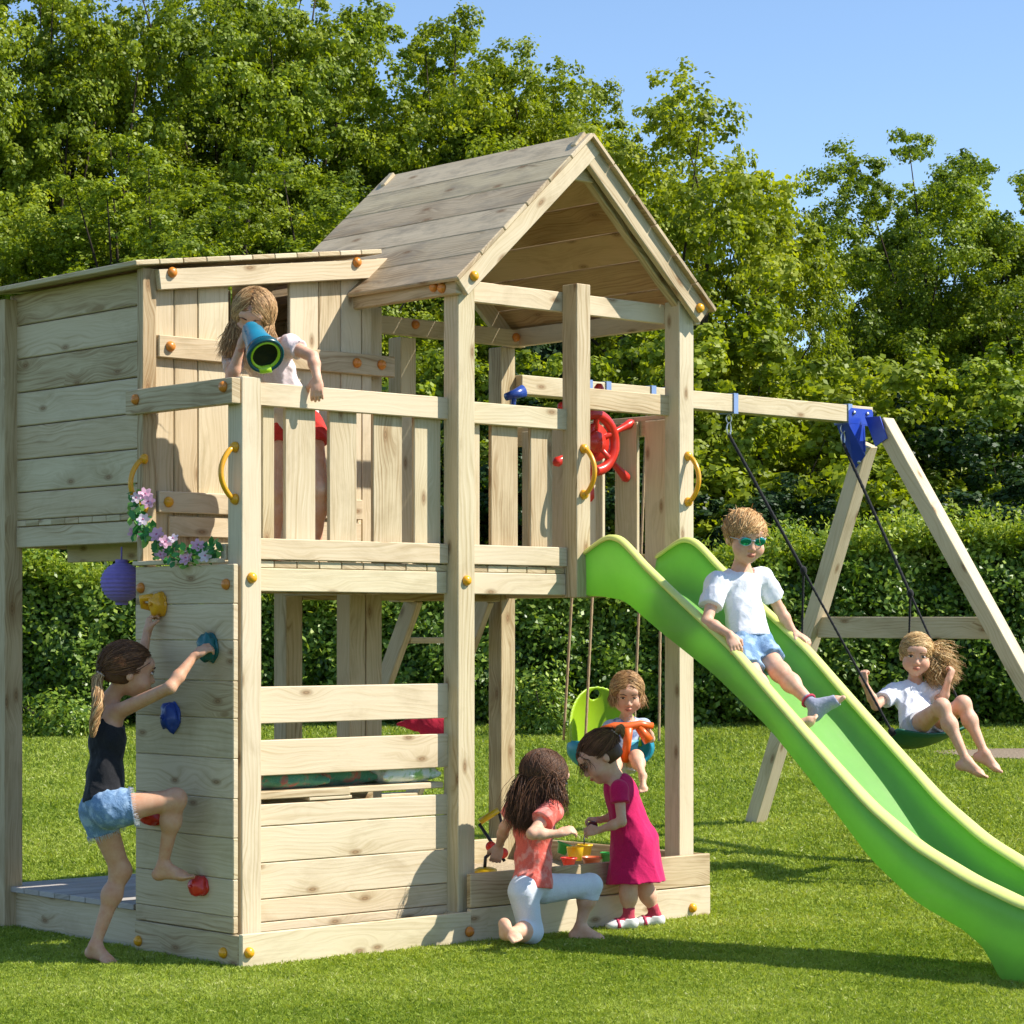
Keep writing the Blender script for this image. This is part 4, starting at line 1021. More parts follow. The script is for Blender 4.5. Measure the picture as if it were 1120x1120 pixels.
class Head:
    def __init__(s, c, f, u, S=.20):
        s.c = np.asarray(c, float); s.f = nrm(f); u = np.asarray(u, float); s.u = nrm(u-s.f*(u@s.f)); s.x = np.cross(s.f, s.u); s.k = S/.20*.97; s.ax = (s.x, s.f, s.u)
    def w(s, x, y, z): return s.c+(s.x*x+s.f*y+s.u*z)*s.k
    def fill(s, F):
        k = s.k; e = lambda c, r, kk=.02, op='u': F.ell(s.w(*c), np.array(r)*k, s.ax, kk*k, op)
        e((0, -.012, .022), (.072, .086, .076)); e((0, .028, -.030), (.058, .055, .066), .03); e((0, .058, -.080), (.022, .020, .016), .03)
        for sx in (-1, 1):
            e((sx*.036, .054, -.042), (.029, .026, .028), .025)
            e((sx*.030, .093, .000), (.017, .014, .011), .014, 's')
            e((sx*.072, -.008, -.016), (.008, .014, .021), .006)
            e((sx*.009, .088, -.035), (.006, .007, .005), .008)
        F.cone(s.w(0, .079, .002), s.w(0, .094, -.030), .006*k, .0095*k, .014*k)
        e((0, .086, -.056), (.017, .009, .005), .006); e((0, .084, -.065), (.015, .009, .005), .006)
        e((0, .076, .030), (.045, .014, .022), .03)
    def blush(s, V):
        q = (V-s.c)/s.k; L = np.stack([q@s.x, q@s.f, q@s.u], 1); b_ = np.zeros(len(V))
        for sx in (-1, 1): b_ = np.maximum(b_, .22*np.exp(-(((L[:, 0]-sx*.038)/.020)**2+((L[:, 2]+.038)/.018)**2))*(L[:, 1] > .04))
        b_ = np.maximum(b_, .75*(np.abs(L[:, 0]) < .019*(1-((L[:, 2]+.060)/.011)**2).clip(0, 1))*(np.abs(L[:, 2]+.0605) < .010)*(L[:, 1] > .075))
        b_ = np.maximum(b_, .25*np.exp(-((L[:, 0]/.012)**2+((L[:, 2]+.032)/.012)**2))*(L[:, 1] > .08)); return b_
    def features(s, parent, brow=BROW, eyes=True, squint=.55):
        k = s.k; V3 = lambda *a: Vector(s.w(*a)); ax = [Vector(a) for a in s.ax]
        if eyes:
            for sx in (-1, 1):
                g = Geo(); g.ell(V3(sx*.030, .0815, -.001), (.0125*k, .006*k, .0072*k*squint*1.3), ax, 14, 0)
                g.ell(V3(sx*.030, .0845, -.001), (.0075*k, .0050*k, .0068*k*squint*1.3), ax, 12, 1); g.build('eye', [EYEW, EYEI], parent, merge=False)
                g = Geo(); g.tube([V3(sx*.016, .083, .003), V3(sx*.030, .089, .007*squint+.003), V3(sx*.044, .080, .001)], [.0012*k, .0022*k, .001*k], 6); g.build('eyelash', BROW, parent)
        for sx in (-1, 1):
            g = Geo(); g.tube([V3(sx*.013, .092, .016), V3(sx*.028, .0915, .0215), V3(sx*.045, .079, .017)], [.0022*k, .0028*k, .001*k], 6); g.build('eyebrow', brow, parent)
        g = Geo(); g.tube([V3(-.016, .0885, -.0600), V3(-.007, .0945, -.0607), V3(.007, .0945, -.0607), V3(.016, .0885, -.0600)], [.0008*k, .0014*k, .0014*k, .0008*k], 6); g.build('mouth', MOUTH, parent)
def hand(F, w, d, n, side, s=1.0, curl=(.5, .6), spread=.10, thumb=.5):
    """w wrist, d towards the fingers, n the way the palm faces, side +1/-1 = thumb side along d x n"""
    w = np.asarray(w, float); d = nrm(d); n = np.asarray(n, float); n = nrm(n-d*(n@d)); a = np.cross(d, n)*side     # a = towards thumb
    F.cone(w, w+d*.012*s, .015*s, .017*s, .012*s)
    F.ell(w+d*.034*s, np.array([.027, .033, .0125])*s, (a, d, n), .010*s)
    F.ell(w+d*.022*s+a*.016*s+n*.006*s, np.array([.014, .020, .011])*s, (a, d, n), .010*s)
    for off, L, sp in ((.0205, .043, .9), (.0072, .048, .3), (-.0065, .045, -.3), (-.0195, .036, -.95)):
        r0 = w+d*.058*s+a*off*s; dd = nrm(d+a*sp*spread); p = r0; rr = .0074*s if off > -.015 else .0065*s; ang = 0
        F.cone(w+d*.030*s+a*off*.85*s, r0, rr, rr, .006*s)
        for j, (fl, cu) in enumerate(((.44, curl[0]), (.31, curl[1]), (.27, curl[1]*.8))):
            ang += cu; q = p+(dd*math.cos(ang)+n*math.sin(ang))*L*fl*s
            F.cone(p, q, rr*(1-.07*j), rr*(.93-.09*j), .0022*s); p = q
    t0 = w+d*.020*s+a*.020*s+n*.004*s; td = nrm(d*.62+a*.68+n*.35); t1 = t0+td*.026*s
    td2 = nrm(d*(.9-.2*thumb)+a*(.30-.5*thumb)+n*(.35+thumb)); t2 = t1+td2*.022*s
    F.cone(t0, t1, .0098*s, .0085*s, .008*s); F.cone(t1, t2, .0083*s, .0068*s, .003*s)
def foot(F, ank, d, up, s=1.0, side=1, toes=True):
    """ank ankle joint, d towards the toes, up = top of the foot"""
    ank = np.asarray(ank, float); d = nrm(d); up = np.asarray(up, float); up = nrm(up-d*(up@d)); a = np.cross(d, up)*side
    heel = ank-d*.022*s-up*.034*s; ball = ank+d*.085*s-up*.042*s
    F.sph(heel, .022*s, .02*s); F.cone(ank-up*.006*s, heel, .021*s, .020*s, .02*s); F.cone(ank+d*.008*s, ball+up*.010*s, .022*s, .016*s, .025*s)
    F.cone(heel+d*.02*s, ball, .019*s, .016*s, .02*s, flat=None); F.ell(ball+d*.004*s, np.array([.033, .028, .0155])*s, (a, d, up), .015*s)
    if toes:
        for i, (o, L, r) in enumerate(((.021, .036, .0098), (.008, .037, .0072), (-.003, .033, .0068), (-.0135, .028, .0064), (-.023, .021, .0062))):
            p0 = ball+a*o*s+d*.010*s-up*.003*s; p1 = p0+d*L*.78*s+up*.001*s; F.cone(p0, p1, r*1.08*s, r*1.0*s, .0035*s)
    else: F.ell(ball+d*.028*s-up*.002*s, np.array([.027, .022, .012])*s, (a, d, up), .012*s)
def vec(p): return np.array([p[0], p[1], p[2]], float)
def PP(px, py, F): return vec(P(px, py, F))
def add_attr(me, name, vals):
    a = me.attributes.new(name, 'FLOAT', 'POINT'); a.data.foreach_set('value', np.asarray(vals, np.float32))
def verts(me):
    V = np.empty(len(me.vertices)*3, np.float32); me.vertices.foreach_get('co', V); return V.reshape(-1, 3)
def finish_body(F, head, root, mat):
    me = F.mesh('body'); V = verts(me); add_attr(me, 'blush', head.blush(V)); return link_mesh('body', me, mat, root)
class Fig:
    """joints in world metres; builds the skin field for a child"""
    def __init__(s, label, ground, J, head, scale=1.0, mat=SKIN, h=.0036):
        s.root = thing('person', ground, label, 'person'); s.J = {k: np.asarray(v, float) for k, v in J.items()}; s.head = head; s.k = scale; s.mat = mat; s.h = h
    def torso(s, F, g=0.0, kk=.03):
        J, k = s.J, s.k; ax = nrm(J['sl']-J['sr']); c, p, n = J['chest'], J['pelvis'], J['neck']
        up = nrm(n-p); fw = nrm(np.cross(ax, up)); ax2 = np.cross(up, fw); hx = nrm(J['hl']-J['hr']); hf = nrm(np.cross(hx, nrm(c-p)))
        s.fw, s.up_ = fw, up
        sh = np.linalg.norm(J['sl']-J['sr'])/2
        F.ell(c, np.array([.085*k+g, .062*k+g, .085*k+g]), (ax2, fw, nrm(n-c+1e-6)), kk)
        mid = (c+p)/2; F.ell(mid, np.array([.072*k+g, .058*k+g, .080*k+g]), (ax2, fw, nrm(c-p)), kk)
        F.ell(p, np.array([.083*k+g, .066*k+g, .062*k+g]), (hx, hf, np.cross(hx, hf)), kk)
        for q in ('sl', 'sr'): F.cone(n*.55+c*.45, J[q], .046*k+g, .033*k+g, kk)
    def skin(s, hands=None, feet=None, arms=True, legs=True):
        J, k = s.J, s.k; F = Field(s.h); s.torso(F)
        F.cone(J['neck'], s.head.w(0, -.022, -.045), .031*k, .030*k, .02); F.cone(J['chest']+(J['neck']-J['chest'])*.5, J['neck'], .040*k, .032*k, .03)
        s.head.fill(F)
        for q in 'lr':
            sh, el, wr = J['s'+q], J['e'+q], J['w'+q]
            F.cone(sh, el, .030*k, .0225*k, .018); F.cone(el, el+(wr-el)*.35, .0225*k, .0235*k, .012); F.cone(el+(wr-el)*.35, wr, .0235*k, .0150*k, .012)
            hp, kn, an = J['h'+q], J['k'+q], J['a'+q]
            F.cone(hp, kn, .058*k, .036*k, .03); F.sph(kn, .0350*k, .02)
            cf = kn+(an-kn)*.32; back = nrm(np.cross(np.cross(kn-hp, an-kn)+1e-9, an-kn))
            F.cone(kn, cf, .0335*k, .0325*k, .03); F.cone(cf, an, .0325*k, .0195*k, .03)
            bend = nrm(nrm(hp-kn)+nrm(an-kn)) if np.linalg.norm(nrm(hp-kn)+nrm(an-kn)) > .1 else np.zeros(3)
            F.sph(cf+bend*.007*k, .0275*k, .03)
        return F
def hair_strands(head, rows, name, mat, root, seed=0, r=.00135, nseg=12):
    """rows: list of (N, start(u)->unit dir local, end dir local, hang function) evaluated per strand"""
    rg = np.random.default_rng(seed); Vs, Fs, Rn = [], [], []; base = 0; rad = np.array([.078, .094, .082])
    ns = 3
    for (N, sf, ef, hf, off) in rows:
        for i in range(int(N*2.3)):
            fly = rg.random() < .07
            a = nrm(sf(rg)); b_ = nrm(ef(a, rg)); L = []
            lift = 1+off+abs(rg.normal(0, .022)); cz = np.array([0, -.012, .022])
            om = math.acos(max(-1, min(1, a@b_)))
            m = nseg//2
            for t in np.linspace(0, 1, m):
                d = a if om < 1e-3 else (a*math.sin((1-t)*om)+b_*math.sin(t*om))/math.sin(om)
                L.append(head.w(*(cz+d*rad*lift)))
            pts = hf(L, b_, rg, head)
            pts = np.array(pts); n = len(pts); pts = pts+(np.linspace(0, 1, n)[:, None]**1.5)*rg.normal(0, .012 if fly else .002, 3); tn = np.gradient(pts, axis=0); tn /= np.linalg.norm(tn, axis=1, keepdims=True)+1e-9
            e1 = np.cross(tn, nrm(rg.normal(0, 1, 3))); e1 /= np.linalg.norm(e1, axis=1, keepdims=True)+1e-9; e2 = np.cross(tn, e1)
            rr = r*rg.uniform(.7, 1.3)*np.interp(np.linspace(0, 1, n), [0, .1, .75, 1], [.5, 1, .9, .15])
            for k in range(ns):
                an = 2*math.pi*k/ns; Vs.append(pts+(e1*math.cos(an)+e2*math.sin(an))*rr[:, None])
            idx = base+np.arange(ns*n).reshape(ns, n); base += ns*n
            for k in range(ns):
                A2, B2 = idx[k], idx[(k+1) % ns]; Fs.append(np.stack([A2[:-1], A2[1:], B2[1:], B2[:-1]], 1))
            Rn += [float(np.clip(rg.normal(.5, .30), 0, 1))]*(ns*n)
    me = np_mesh(name, np.concatenate(Vs), np.concatenate(Fs), True); add_attr(me, 'rnd', Rn)
    return link_mesh(name, me, mat, root)
def hair_cap(head, root, mat, hairline=.055, nape=-.05, grow=-.001, name='hair', extra=None, facecut=(0, .108, -.036, .060, .075, .088)):
    F = Field(.004); k = head.k
    F.ell(head.w(0, -.014, .024), (np.array([.072, .086, .076])+grow+.003)*k, head.ax, .01)
    F.ell(head.w(0, -.035, -.020), (np.array([.064, .062, .062])+grow)*k, head.ax, .02)
    if extra: extra(F)
    c = facecut; F.ell(head.w(*c[:3]), np.array(c[3:])*k, head.ax, .012, 's')
    F.ell(head.w(0, -.03, nape-.058), np.array([.085, .105, .058])*k, head.ax, .022, 's')
    me = F.mesh(name, wrinkle=wrk(.0012, 320, 3)); add_attr(me, 'rnd', np.full(len(me.vertices), .22))
    return link_mesh(name, me, mat, root)
def scalp(front=.35, low=-.2):
    def f(rg):
        while True:
            d = nrm(rg.normal(0, 1, 3))
            if d[2] < low or (d[1] > .45 and d[2] < front): continue
            return d
    return f
def hang(length, gravity=1.0, wave=.004, push=(0, 0, 0), tgt=None, n=10, wf=18.0, spread=.010):
    """strand leaves the head and falls"""
    def f(L, b_, rg, head):
        p = np.array(L[-1]); v = nrm(np.array(L[-1])-np.array(L[-2])); pts = list(L); Ln = length*rg.uniform(.72, 1.05); st = Ln/n
        ph, ph2 = rg.uniform(0, 6.3), rg.uniform(0, 6.3); jit = rg.normal(0, spread, 3); T_ = None if tgt is None else np.array(tgt)+rg.normal(0, spread, 3)
        for i in range(n):
            if T_ is None: v = nrm(v+np.array([0, 0, -1])*gravity*.55+np.array(push)*.35)
            else: v = nrm(v*.5+nrm(T_-p)*.9)
            p = p+v*st; q = p+head.x*math.sin(i*st*wf*6+ph)*wave+head.f*math.cos(i*st*wf*5+ph2)*wave+jit*(i/n)
            pts.append(q)
        return pts
    return f
def plait(path, r0, name, mat, root, seed=0, strands=120, tie=None):
    """gathered tail of hair following a path"""
    rg = np.random.default_rng(seed); path = np.array(path); t = np.linspace(0, 1, len(path)); tt = np.linspace(0, 1, 18)
    C = np.stack([np.interp(tt, t, path[:, i]) for i in range(3)], 1)
    for _ in range(2): C[1:-1] = (C[:-2]+2*C[1:-1]+C[2:])/4
    Vs, Fs, Rn = [], [], []; base = 0
    for s_ in range(strands):
        a, rr = rg.uniform(0, 6.3), math.sqrt(rg.random()); fr = rg.uniform(1.0, 2.5)
        prof = np.interp(tt, [0, .12, .5, .85, 1], [.45, .9, 1.0, .75, .35])*r0*(1+.12*np.sin(tt*34+s_ % 3))
        e1 = np.array([1, 0, 0.]); tn = nrm(C[-1]-C[0]); e1 = nrm(e1-tn*(e1@tn)); e2 = np.cross(tn, e1)
        an = a+tt*fr*2+.5*np.sin(tt*9+a); pts = C+(e1*np.cos(an)[:, None]+e2*np.sin(an)[:, None])*(prof*rr)[:, None]+rg.normal(0, .0012, (18, 3))
        k0 = nrm(rg.normal(0, 1, 3)); u1 = nrm(np.cross(tn, k0)); u2 = np.cross(tn, u1); w_ = .0021*np.interp(tt, [0, .8, 1], [1, 1, .2])
        for k in range(3): Vs.append(pts+(u1*math.cos(k*2.094)+u2*math.sin(k*2.094))*w_[:, None])
        idx = base+np.arange(54).reshape(3, 18); base += 54
        for k in range(3): A2, B2 = idx[k], idx[(k+1) % 3]; Fs.append(np.stack([A2[:-1], A2[1:], B2[1:], B2[:-1]], 1))
        Rn += [float(np.clip(rg.normal(.55, .25), 0, 1))]*54
    me = np_mesh(name, np.concatenate(Vs), np.concatenate(Fs)); add_attr(me, 'rnd', Rn); o = link_mesh(name, me, mat, root)
    if tie is not None:
        g = Geo(); c = Vector(C[1]); d = Vector(C[2]-C[0]).normalized(); e = d.orthogonal(); e2 = d.cross(e)
        g.tube([c+(e*math.cos(q)+e2*math.sin(q))*r0*.62 for q in np.linspace(0, 2*math.pi, 13)[:-1]], .004, 6, closed=True); g.build('hair_tie', tie, root)
    return o
UPW = np.array([0, 0, 1.0]); RT = vec(RIGHT); FW = vec(FWD); TOC = -FW       # RT picture right, TOC towards the camera
# ================================================================== PEOPLE
TOPK = cloth('black_jersey', (.012, .012, .014), (.02, .02, .022))
DENIM = cloth('blue_denim', (.10, .19, .33), (.20, .32, .48), scale=300, blot=.8, blotcol=(.36, .50, .66), fold=.4)
WHITE = cloth('white_cotton', (.78, .79, .84), (.70, .71, .77)); PALEP = cloth('pale_pink_cotton', (.72, .58, .56), (.80, .70, .68))
CORAL = cloth('coral_cotton', (.80, .15, .11), (.70, .12, .09), blot=.55, blotcol=(.82, .42, .36)); PALEB = cloth('pale_blue_leggings', (.70, .73, .80), (.62, .66, .74))
PINK = cloth('magenta_linen', (.62, .015, .12), (.52, .012, .10)); REDC = cloth('red_cotton', (.66, .05, .04)); SOCK = cloth('grey_sock', (.34, .36, .46)); PSOCK = cloth('pink_sock', (.55, .06, .10))
STRIPE = cloth('patterned_cotton', (.50, .58, .72), (.32, .40, .55), blot=.95, blotcol=(.10, .15, .30)); SHOE = plastic('white_sandal', (.72, .70, .68), .5); SHOEP = plastic('pink_sandal', (.50, .04, .10), .5)
TIE = plastic('hair_band', (.6, .45, .4), .6)
def H(px, py, ax, v): return vec(hit(px, py, ax, v))
def tee(fig, mat, hem, g=.009, sleeve=.55, neckr=.052, name='t_shirt', amp=.0075, seed=1, sl_r=.043, hemdir=None, extra=None, length=.02):
    F = Field(.004); fig.torso(F, g)
    J, k = fig.J, fig.k; dn = nrm(J['pelvis']-J['chest'])
    F.cone(J['chest']*.3+J['pelvis']*.7, J['pelvis']+dn*length, .078*k, .086*k, .03, flat=(fig.fw, .82), cap='b')
    if sleeve:
        for q in 'lr': e = J['s'+q]+(J['e'+q]-J['s'+q])*sleeve; F.cone(J['s'+q], e, (sl_r+.002)*k, sl_r*k, .02, cap='b')
    if extra: extra(F)
    F.cone(J['neck']-nrm(J['neck']-J['chest'])*.012, J['neck']+nrm(J['neck']-J['chest'])*.06, neckr*k, neckr*1.25*k, .008, 's')
    F.cut(hem, hemdir if hemdir is not None else dn)
    return link_mesh(name, F.mesh(name, wrinkle=wrk(amp, 62, seed, fig.up_)), mat, fig.root)
def shorts(fig, mat, top, frac=.42, g=.012, name='shorts', amp=.007, seed=4, flare=.012, both=True):
    F = Field(.004); J, k = fig.J, fig.k; fig.torso(F, g*.8)
    for q in 'lr': e = J['h'+q]+(J['k'+q]-J['h'+q])*frac; F.cone(J['h'+q], e, .060*k+g, .050*k+g+flare*.5, .03, cap='b')
    up = nrm(J['chest']-J['pelvis']); F.cut(top, up)
    return link_mesh(name, F.mesh(name, wrinkle=wrk(amp, 75, seed, up)), mat, fig.root)
# ---- girl climbing the wall
J = {}
J['sr'] = H(128, 779, 'x', -.25); J['sl'] = J['sr']+np.array([.05, .185, .015]); J['er'] = H(186, 752, 'x', -.205); J['wr'] = H(212, 718, 'x', -.095)
J['el'] = H(152, 735, 'x', -.11); J['wl'] = H(161, 692, 'x', -.055); J['hr'] = H(121, 886, 'x', -.32); J['hl'] = J['hr']+np.array([.02, .115, -.01])
J['kr'] = H(192, 874, 'x', -.12); J['ar'] = H(178, 947, 'x', -.125); J['kl'] = H(132, 952, 'x', -.21); J['al'] = H(104, 1034, 'x', -.30)
J['neck'] = H(119, 768, 'x', -.245); J['chest'] = (J['neck']*.60+((J['hl']+J['hr'])/2+UPW*.03)*.40); J['pelvis'] = (J['hl']+J['hr'])/2+UPW*.035
hd = Head(H(141, 733, 'x', -.20), RT*.93+FW*.33-UPW*.12, UPW+RT*.14, .208)
fig = Fig('barefoot girl in black top and denim shorts climbing the wall by its coloured grips', (J['al'][0], J['al'][1], 0), J, hd, 1.0, SKIN2)
F = fig.skin()
hand(F, J['wr'], H(230, 706, 'x', -.045)-J['wr'], np.array([.9, .1, -.35]), 1, .92, (.55, .75))
hand(F, J['wl'], H(166, 662, 'x', -.03)-J['wl']+UPW*.03, np.array([.9, -.3, -.2]), -1, .92, (.7, .8))
foot(F, J['ar'], H(216, 962, 'x', -.055)-J['ar']+UPW*.05, UPW, .93, -1); foot(F, J['al'], RT*.62+TOC*.55-UPW*.12, UPW, .93, 1)
finish_body(F, hd, fig.root, SKIN2); hd.features(fig.root)
def straps(F):
    for q in ('sl', 'sr'): F.cone(J['chest'], J[q]*.52+J['neck']*.48+UPW*.002, .050, .030, .02)
def tank():
    F = Field(.004); fig.torso(F, .008); dn = nrm(J['pelvis']-J['chest']); F.cone(J['chest']*.3+J['pelvis']*.7, J['pelvis']+dn*.01, .082, .092, .03, flat=(fig.fw, .85), cap='b')
    F.cut(J['pelvis']+dn*.010, dn)
    for q in ('sl', 'sr'): F.sph(J[q], .060, .01, 's')
    F.cone(J['neck']-fig.up_*.02-fig.fw*.05, J['neck']+fig.up_*.08, .070, .09, .01, 's'); F.cone(J['neck']-fig.up_*.030-fig.fw*.06, J['neck']+fig.up_*.02-fig.fw*.06, .066, .07, .01, 's')
    return link_mesh('tank_top', F.mesh('tank_top', wrinkle=wrk(.008, 50, 2, (.2, 0, 1), .5)), TOPK, fig.root)
tank()
so = shorts(fig, DENIM, J['pelvis']+UPW*.045, .34, .014, 'denim_shorts', .004)
# frayed hems
g = Geo(); r_ = random.Random(3)
for q in 'rl':
    hp, kn = Vector(J['h'+q]), Vector(J['k'+q]); d = (kn-hp).normalized(); e = hp+(kn-hp)*.335; a = d.orthogonal().normalized(); b_ = d.cross(a)
    for i in range(150):
        t = 2*math.pi*i/150+r_.uniform(-.03, .03); p = e+(a*math.cos(t)+b_*math.sin(t))*(.072+r_.uniform(-.003, .003)); g.tube([p-d*.004, p+d*r_.uniform(.006, .020)+Vector((r_.uniform(-.003, .003), r_.uniform(-.003, .003), -.004))], [.0009, .0004], 3)
g.build('frayed_hem', cloth('frayed_threads', (.72, .76, .84)), so, merge=False)
hair_cap(hd, fig.root, H_BROWN)
knot = hd.w(.008, -.100, -.020)
def to_knot(L, b_, rg, head): return L+[knot+rg.normal(0, .006, 3)]
kd_ = (.08, -1, -.42)
hair_strands(hd, [(900, scalp(.42, -.30), lambda a, rg: np.array(kd_)+rg.normal(0, .04, 3), to_knot, .05)], 'hair_strands', H_BROWN, fig.root, 1)
plait([knot, knot+hd.f*-.022-UPW*.03, H(108, 770, 'x', -.34), H(103, 790, 'x', -.355), H(101, 806, 'x', -.36)], .022, 'ponytail', H_LIGHT, fig.root, 2, 260, TIE)
# ---- girl with the telescope
J = {}
J['neck'] = PP(289, 374, 9.76); J['chest'] = PP(297, 404, 9.77); J['pelvis'] = PP(326, 462, 9.84); J['sl'] = PP(317, 378, 9.70); J['sr'] = PP(256, 392, 9.70)
J['el'] = PP(342, 390, 9.62); J['wl'] = PP(347, 413, 9.575); J['er'] = PP(252, 420, 9.55); J['wr'] = PP(264, 376, 9.50)
J['hl'] = PP(338, 474, 9.83); J['hr'] = PP(314, 474, 9.86); J['kl'] = PP(349, 536, 9.76); J['kr'] = PP(303, 540, 9.80); J['al'] = PP(346, 597, 9.84); J['ar'] = PP(300, 600, 9.84)
hd = Head(PP(277, 346, 9.66), TOC*.86-RT*.06-UPW*.44, UPW+RT*.16+TOC*.4, .205)
fig = Fig('girl with long light brown hair on the balcony looking through a toy telescope', P(325, 616, 9.84), J, hd, .98, SKIN)
F = fig.skin()
hand(F, J['wl'], -UPW*.93+TOC*.22, FW*.8-UPW*.1, -1, .92, (.35, .45))
hand(F, J['wr'], PP(271, 352, 9.50)-J['wr'], RT*.8+FW*.3, 1, .9, (.7, .7)); foot(F, J['al'], TOC*.9+RT*.2, UPW, .9, 1); foot(F, J['ar'], TOC*.9-RT*.2, UPW, .9, -1)
finish_body(F, hd, fig.root, SKIN); hd.features(fig.root, eyes=False)
tee(fig, PALEP, J['pelvis'], sleeve=.42, seed=5, name='top', sl_r=.040)
shorts(fig, REDC, J['pelvis']+UPW*.05, .20, .014)
hair_cap(hd, fig.root, H_LIGHT, facecut=(0, 0.118, -0.038, 0.050, 0.070, 0.090))
side = lambda a: (1 if a[0] > .08 else -1)
def lend(a, rg): return np.array([side(a)*(.92+.1*rg.normal()), .30+.3*rg.normal()*.6, -.45])
hair_strands(hd, [(1500, scalp(.30, -.35), lend, hang(.155, 1.0, .0028, -RT*.25, spread=.022), .09), (260, scalp(.5, .2), lambda a, rg: np.array([side(a)*(.75+.1*rg.normal()), .75, -.4]), hang(.12, 1, .006, spread=.015), .08)], 'hair_strands', H_LIGHT, fig.root, 7)
# the telescope
tel = thing('toy_telescope', P(281, 372, 9.55), 'blue toy telescope with lime ring held up by the girl on the balcony', 'toy telescope')
t0, t1 = P(270, 353, 9.53), P(291, 390, 9.33); d = (t1-t0); L = d.length
TELB = plastic('telescope_blue', (.012, .22, .33), .3); TELN = plastic('telescope_navy', (.003, .07, .09), .25); LIME = plastic('lime_plastic', (.42, .66, .03), .3)
g = Geo(); g.lathe([(0, L*.18), (.030, L*.18), (.034, L*.2), (.036, L*.32), (.043, L*.34), (.048, L*.56), (.058, L*.72), (.064, L*.84), (.064, L*.86)], t0, d, 28); g.build('tube', TELB, tel)
g = Geo(); g.lathe([(.062, L*.855), (.070, L*.87), (.071, L*.99), (.066, L), (.060, L*.99), (.055, L*.93)], t0, d, 32); g.build('front_ring', TELN, tel)
g = Geo(); g.lathe([(.057, L*.93), (.057, L*.985), (.051, L*.99), (.048, L*.94)], t0, d, 32); g.build('inner_ring', LIME, tel)
g = Geo(); g.lathe([(.050, L*.95), (.03, L*.935), (.0, L*.93)], t0, d, 24); g.build('lens', plastic('dark_lens', (.004, .008, .012), .08), tel)
g = Geo(); c = t0.lerp(t1, .80); g.tube([c+Vector((0, 0, -.062))-RIGHT*.03, c+Vector((0, 0, -.076)), c+Vector((0, 0, -.070))+RIGHT*.035], .016, 10); g.build('grip', LIME, tel)
# ---- boy on the slide
J = {}
J['neck'] = PP(811, 622, 10.14); J['chest'] = PP(809, 650, 10.14); J['pelvis'] = PP(819, 697, 10.09); J['sr'] = PP(785, 638, 10.07); J['sl'] = PP(835, 634, 10.19)
J['er'] = PP(773, 680, 9.985); J['wr'] = PP(798, 694, 9.885); J['el'] = PP(853, 667, 10.24); J['wl'] = PP(868, 692, 10.235)
J['hr'] = PP(807, 711, 10.02); J['hl'] = PP(828, 705, 10.12); J['kl'] = PP(853, 735, 9.95); J['al'] = PP(890, 772, 9.80); J['kr'] = PP(829, 748, 9.88); J['ar'] = PP(862, 797, 9.74)
hd = Head(PP(815, 587, 10.10), TOC*.90+RT*.26-UPW*.25, UPW, .202)
fig = Fig('boy in white t-shirt and mirrored sunglasses sitting on the slide with hands on its rims', P(819, 712, 10.09), J, hd, .97, SKIN)
F = fig.skin()
hand(F, J['wr'], PP(806, 706, 9.85)-J['wr']-UPW*.015, -UPW*.5+FW*.7, 1, .92, (.45, .6), spread=.16); hand(F, J['wl'], PP(884, 700, 10.20)-J['wl'], -UPW*.9+RT*.1, -1, .92, (.25, .5))
foot(F, J['al'], RT*.72+UPW*.55-FW*.15, -RT*.55+UPW*.72-FW*.1, .92, 1); foot(F, J['ar'], RT*.66+UPW*.62, -RT*.6+UPW*.6, .92, -1)
finish_body(F, hd, fig.root, SKIN); hd.features(fig.root, brow=plastic('ginger_brow', (.3, .15, .06), .8), eyes=False)
tee(fig, WHITE, J['pelvis']-UPW*.012, g=.012, sleeve=.62, sl_r=.050, seed=8, amp=.009)
shorts(fig, DENIM, J['pelvis']+UPW*.02, .62, .008)
def sock(fig, q, d, up, side, mat, g=.0035, cutfrac=.12, toe=True):
    Fk = Field(.0036); foot(Fk, fig.J['a'+q], d, up, .92*fig.k/.97 if False else .92, side, toes=False); Fk = Fk.grow(g); a_ = fig.J['a'+q]; k_ = fig.J['k'+q]
    Fk.cone(a_, a_+(k_-a_)*.22, .0235*fig.k, .0245*fig.k, .01, cap='b')
    if not toe: Fk.cut(a_+nrm(d)*.088, d)
    return link_mesh('sock', Fk.mesh('sock', wrinkle=wrk(.001, 160, 3)), mat, fig.root)
sock(fig, 'l', RT*.72+UPW*.55-FW*.15, -RT*.55+UPW*.72-FW*.1, 1, SOCK, toe=False)
g = Geo(); a_ = Vector(J['al']); dd = Vector(nrm(J['kl']-J['al'])); e_ = dd.orthogonal(); e2_ = dd.cross(e_); c = a_+dd*.035; g.tube([c+(e_*math.cos(q)+e2_*math.sin(q))*.0215 for q in np.linspace(0, 6.2832, 15)[:-1]], .005, 6, closed=True); g.build('ankle_band', PSOCK, fig.root)
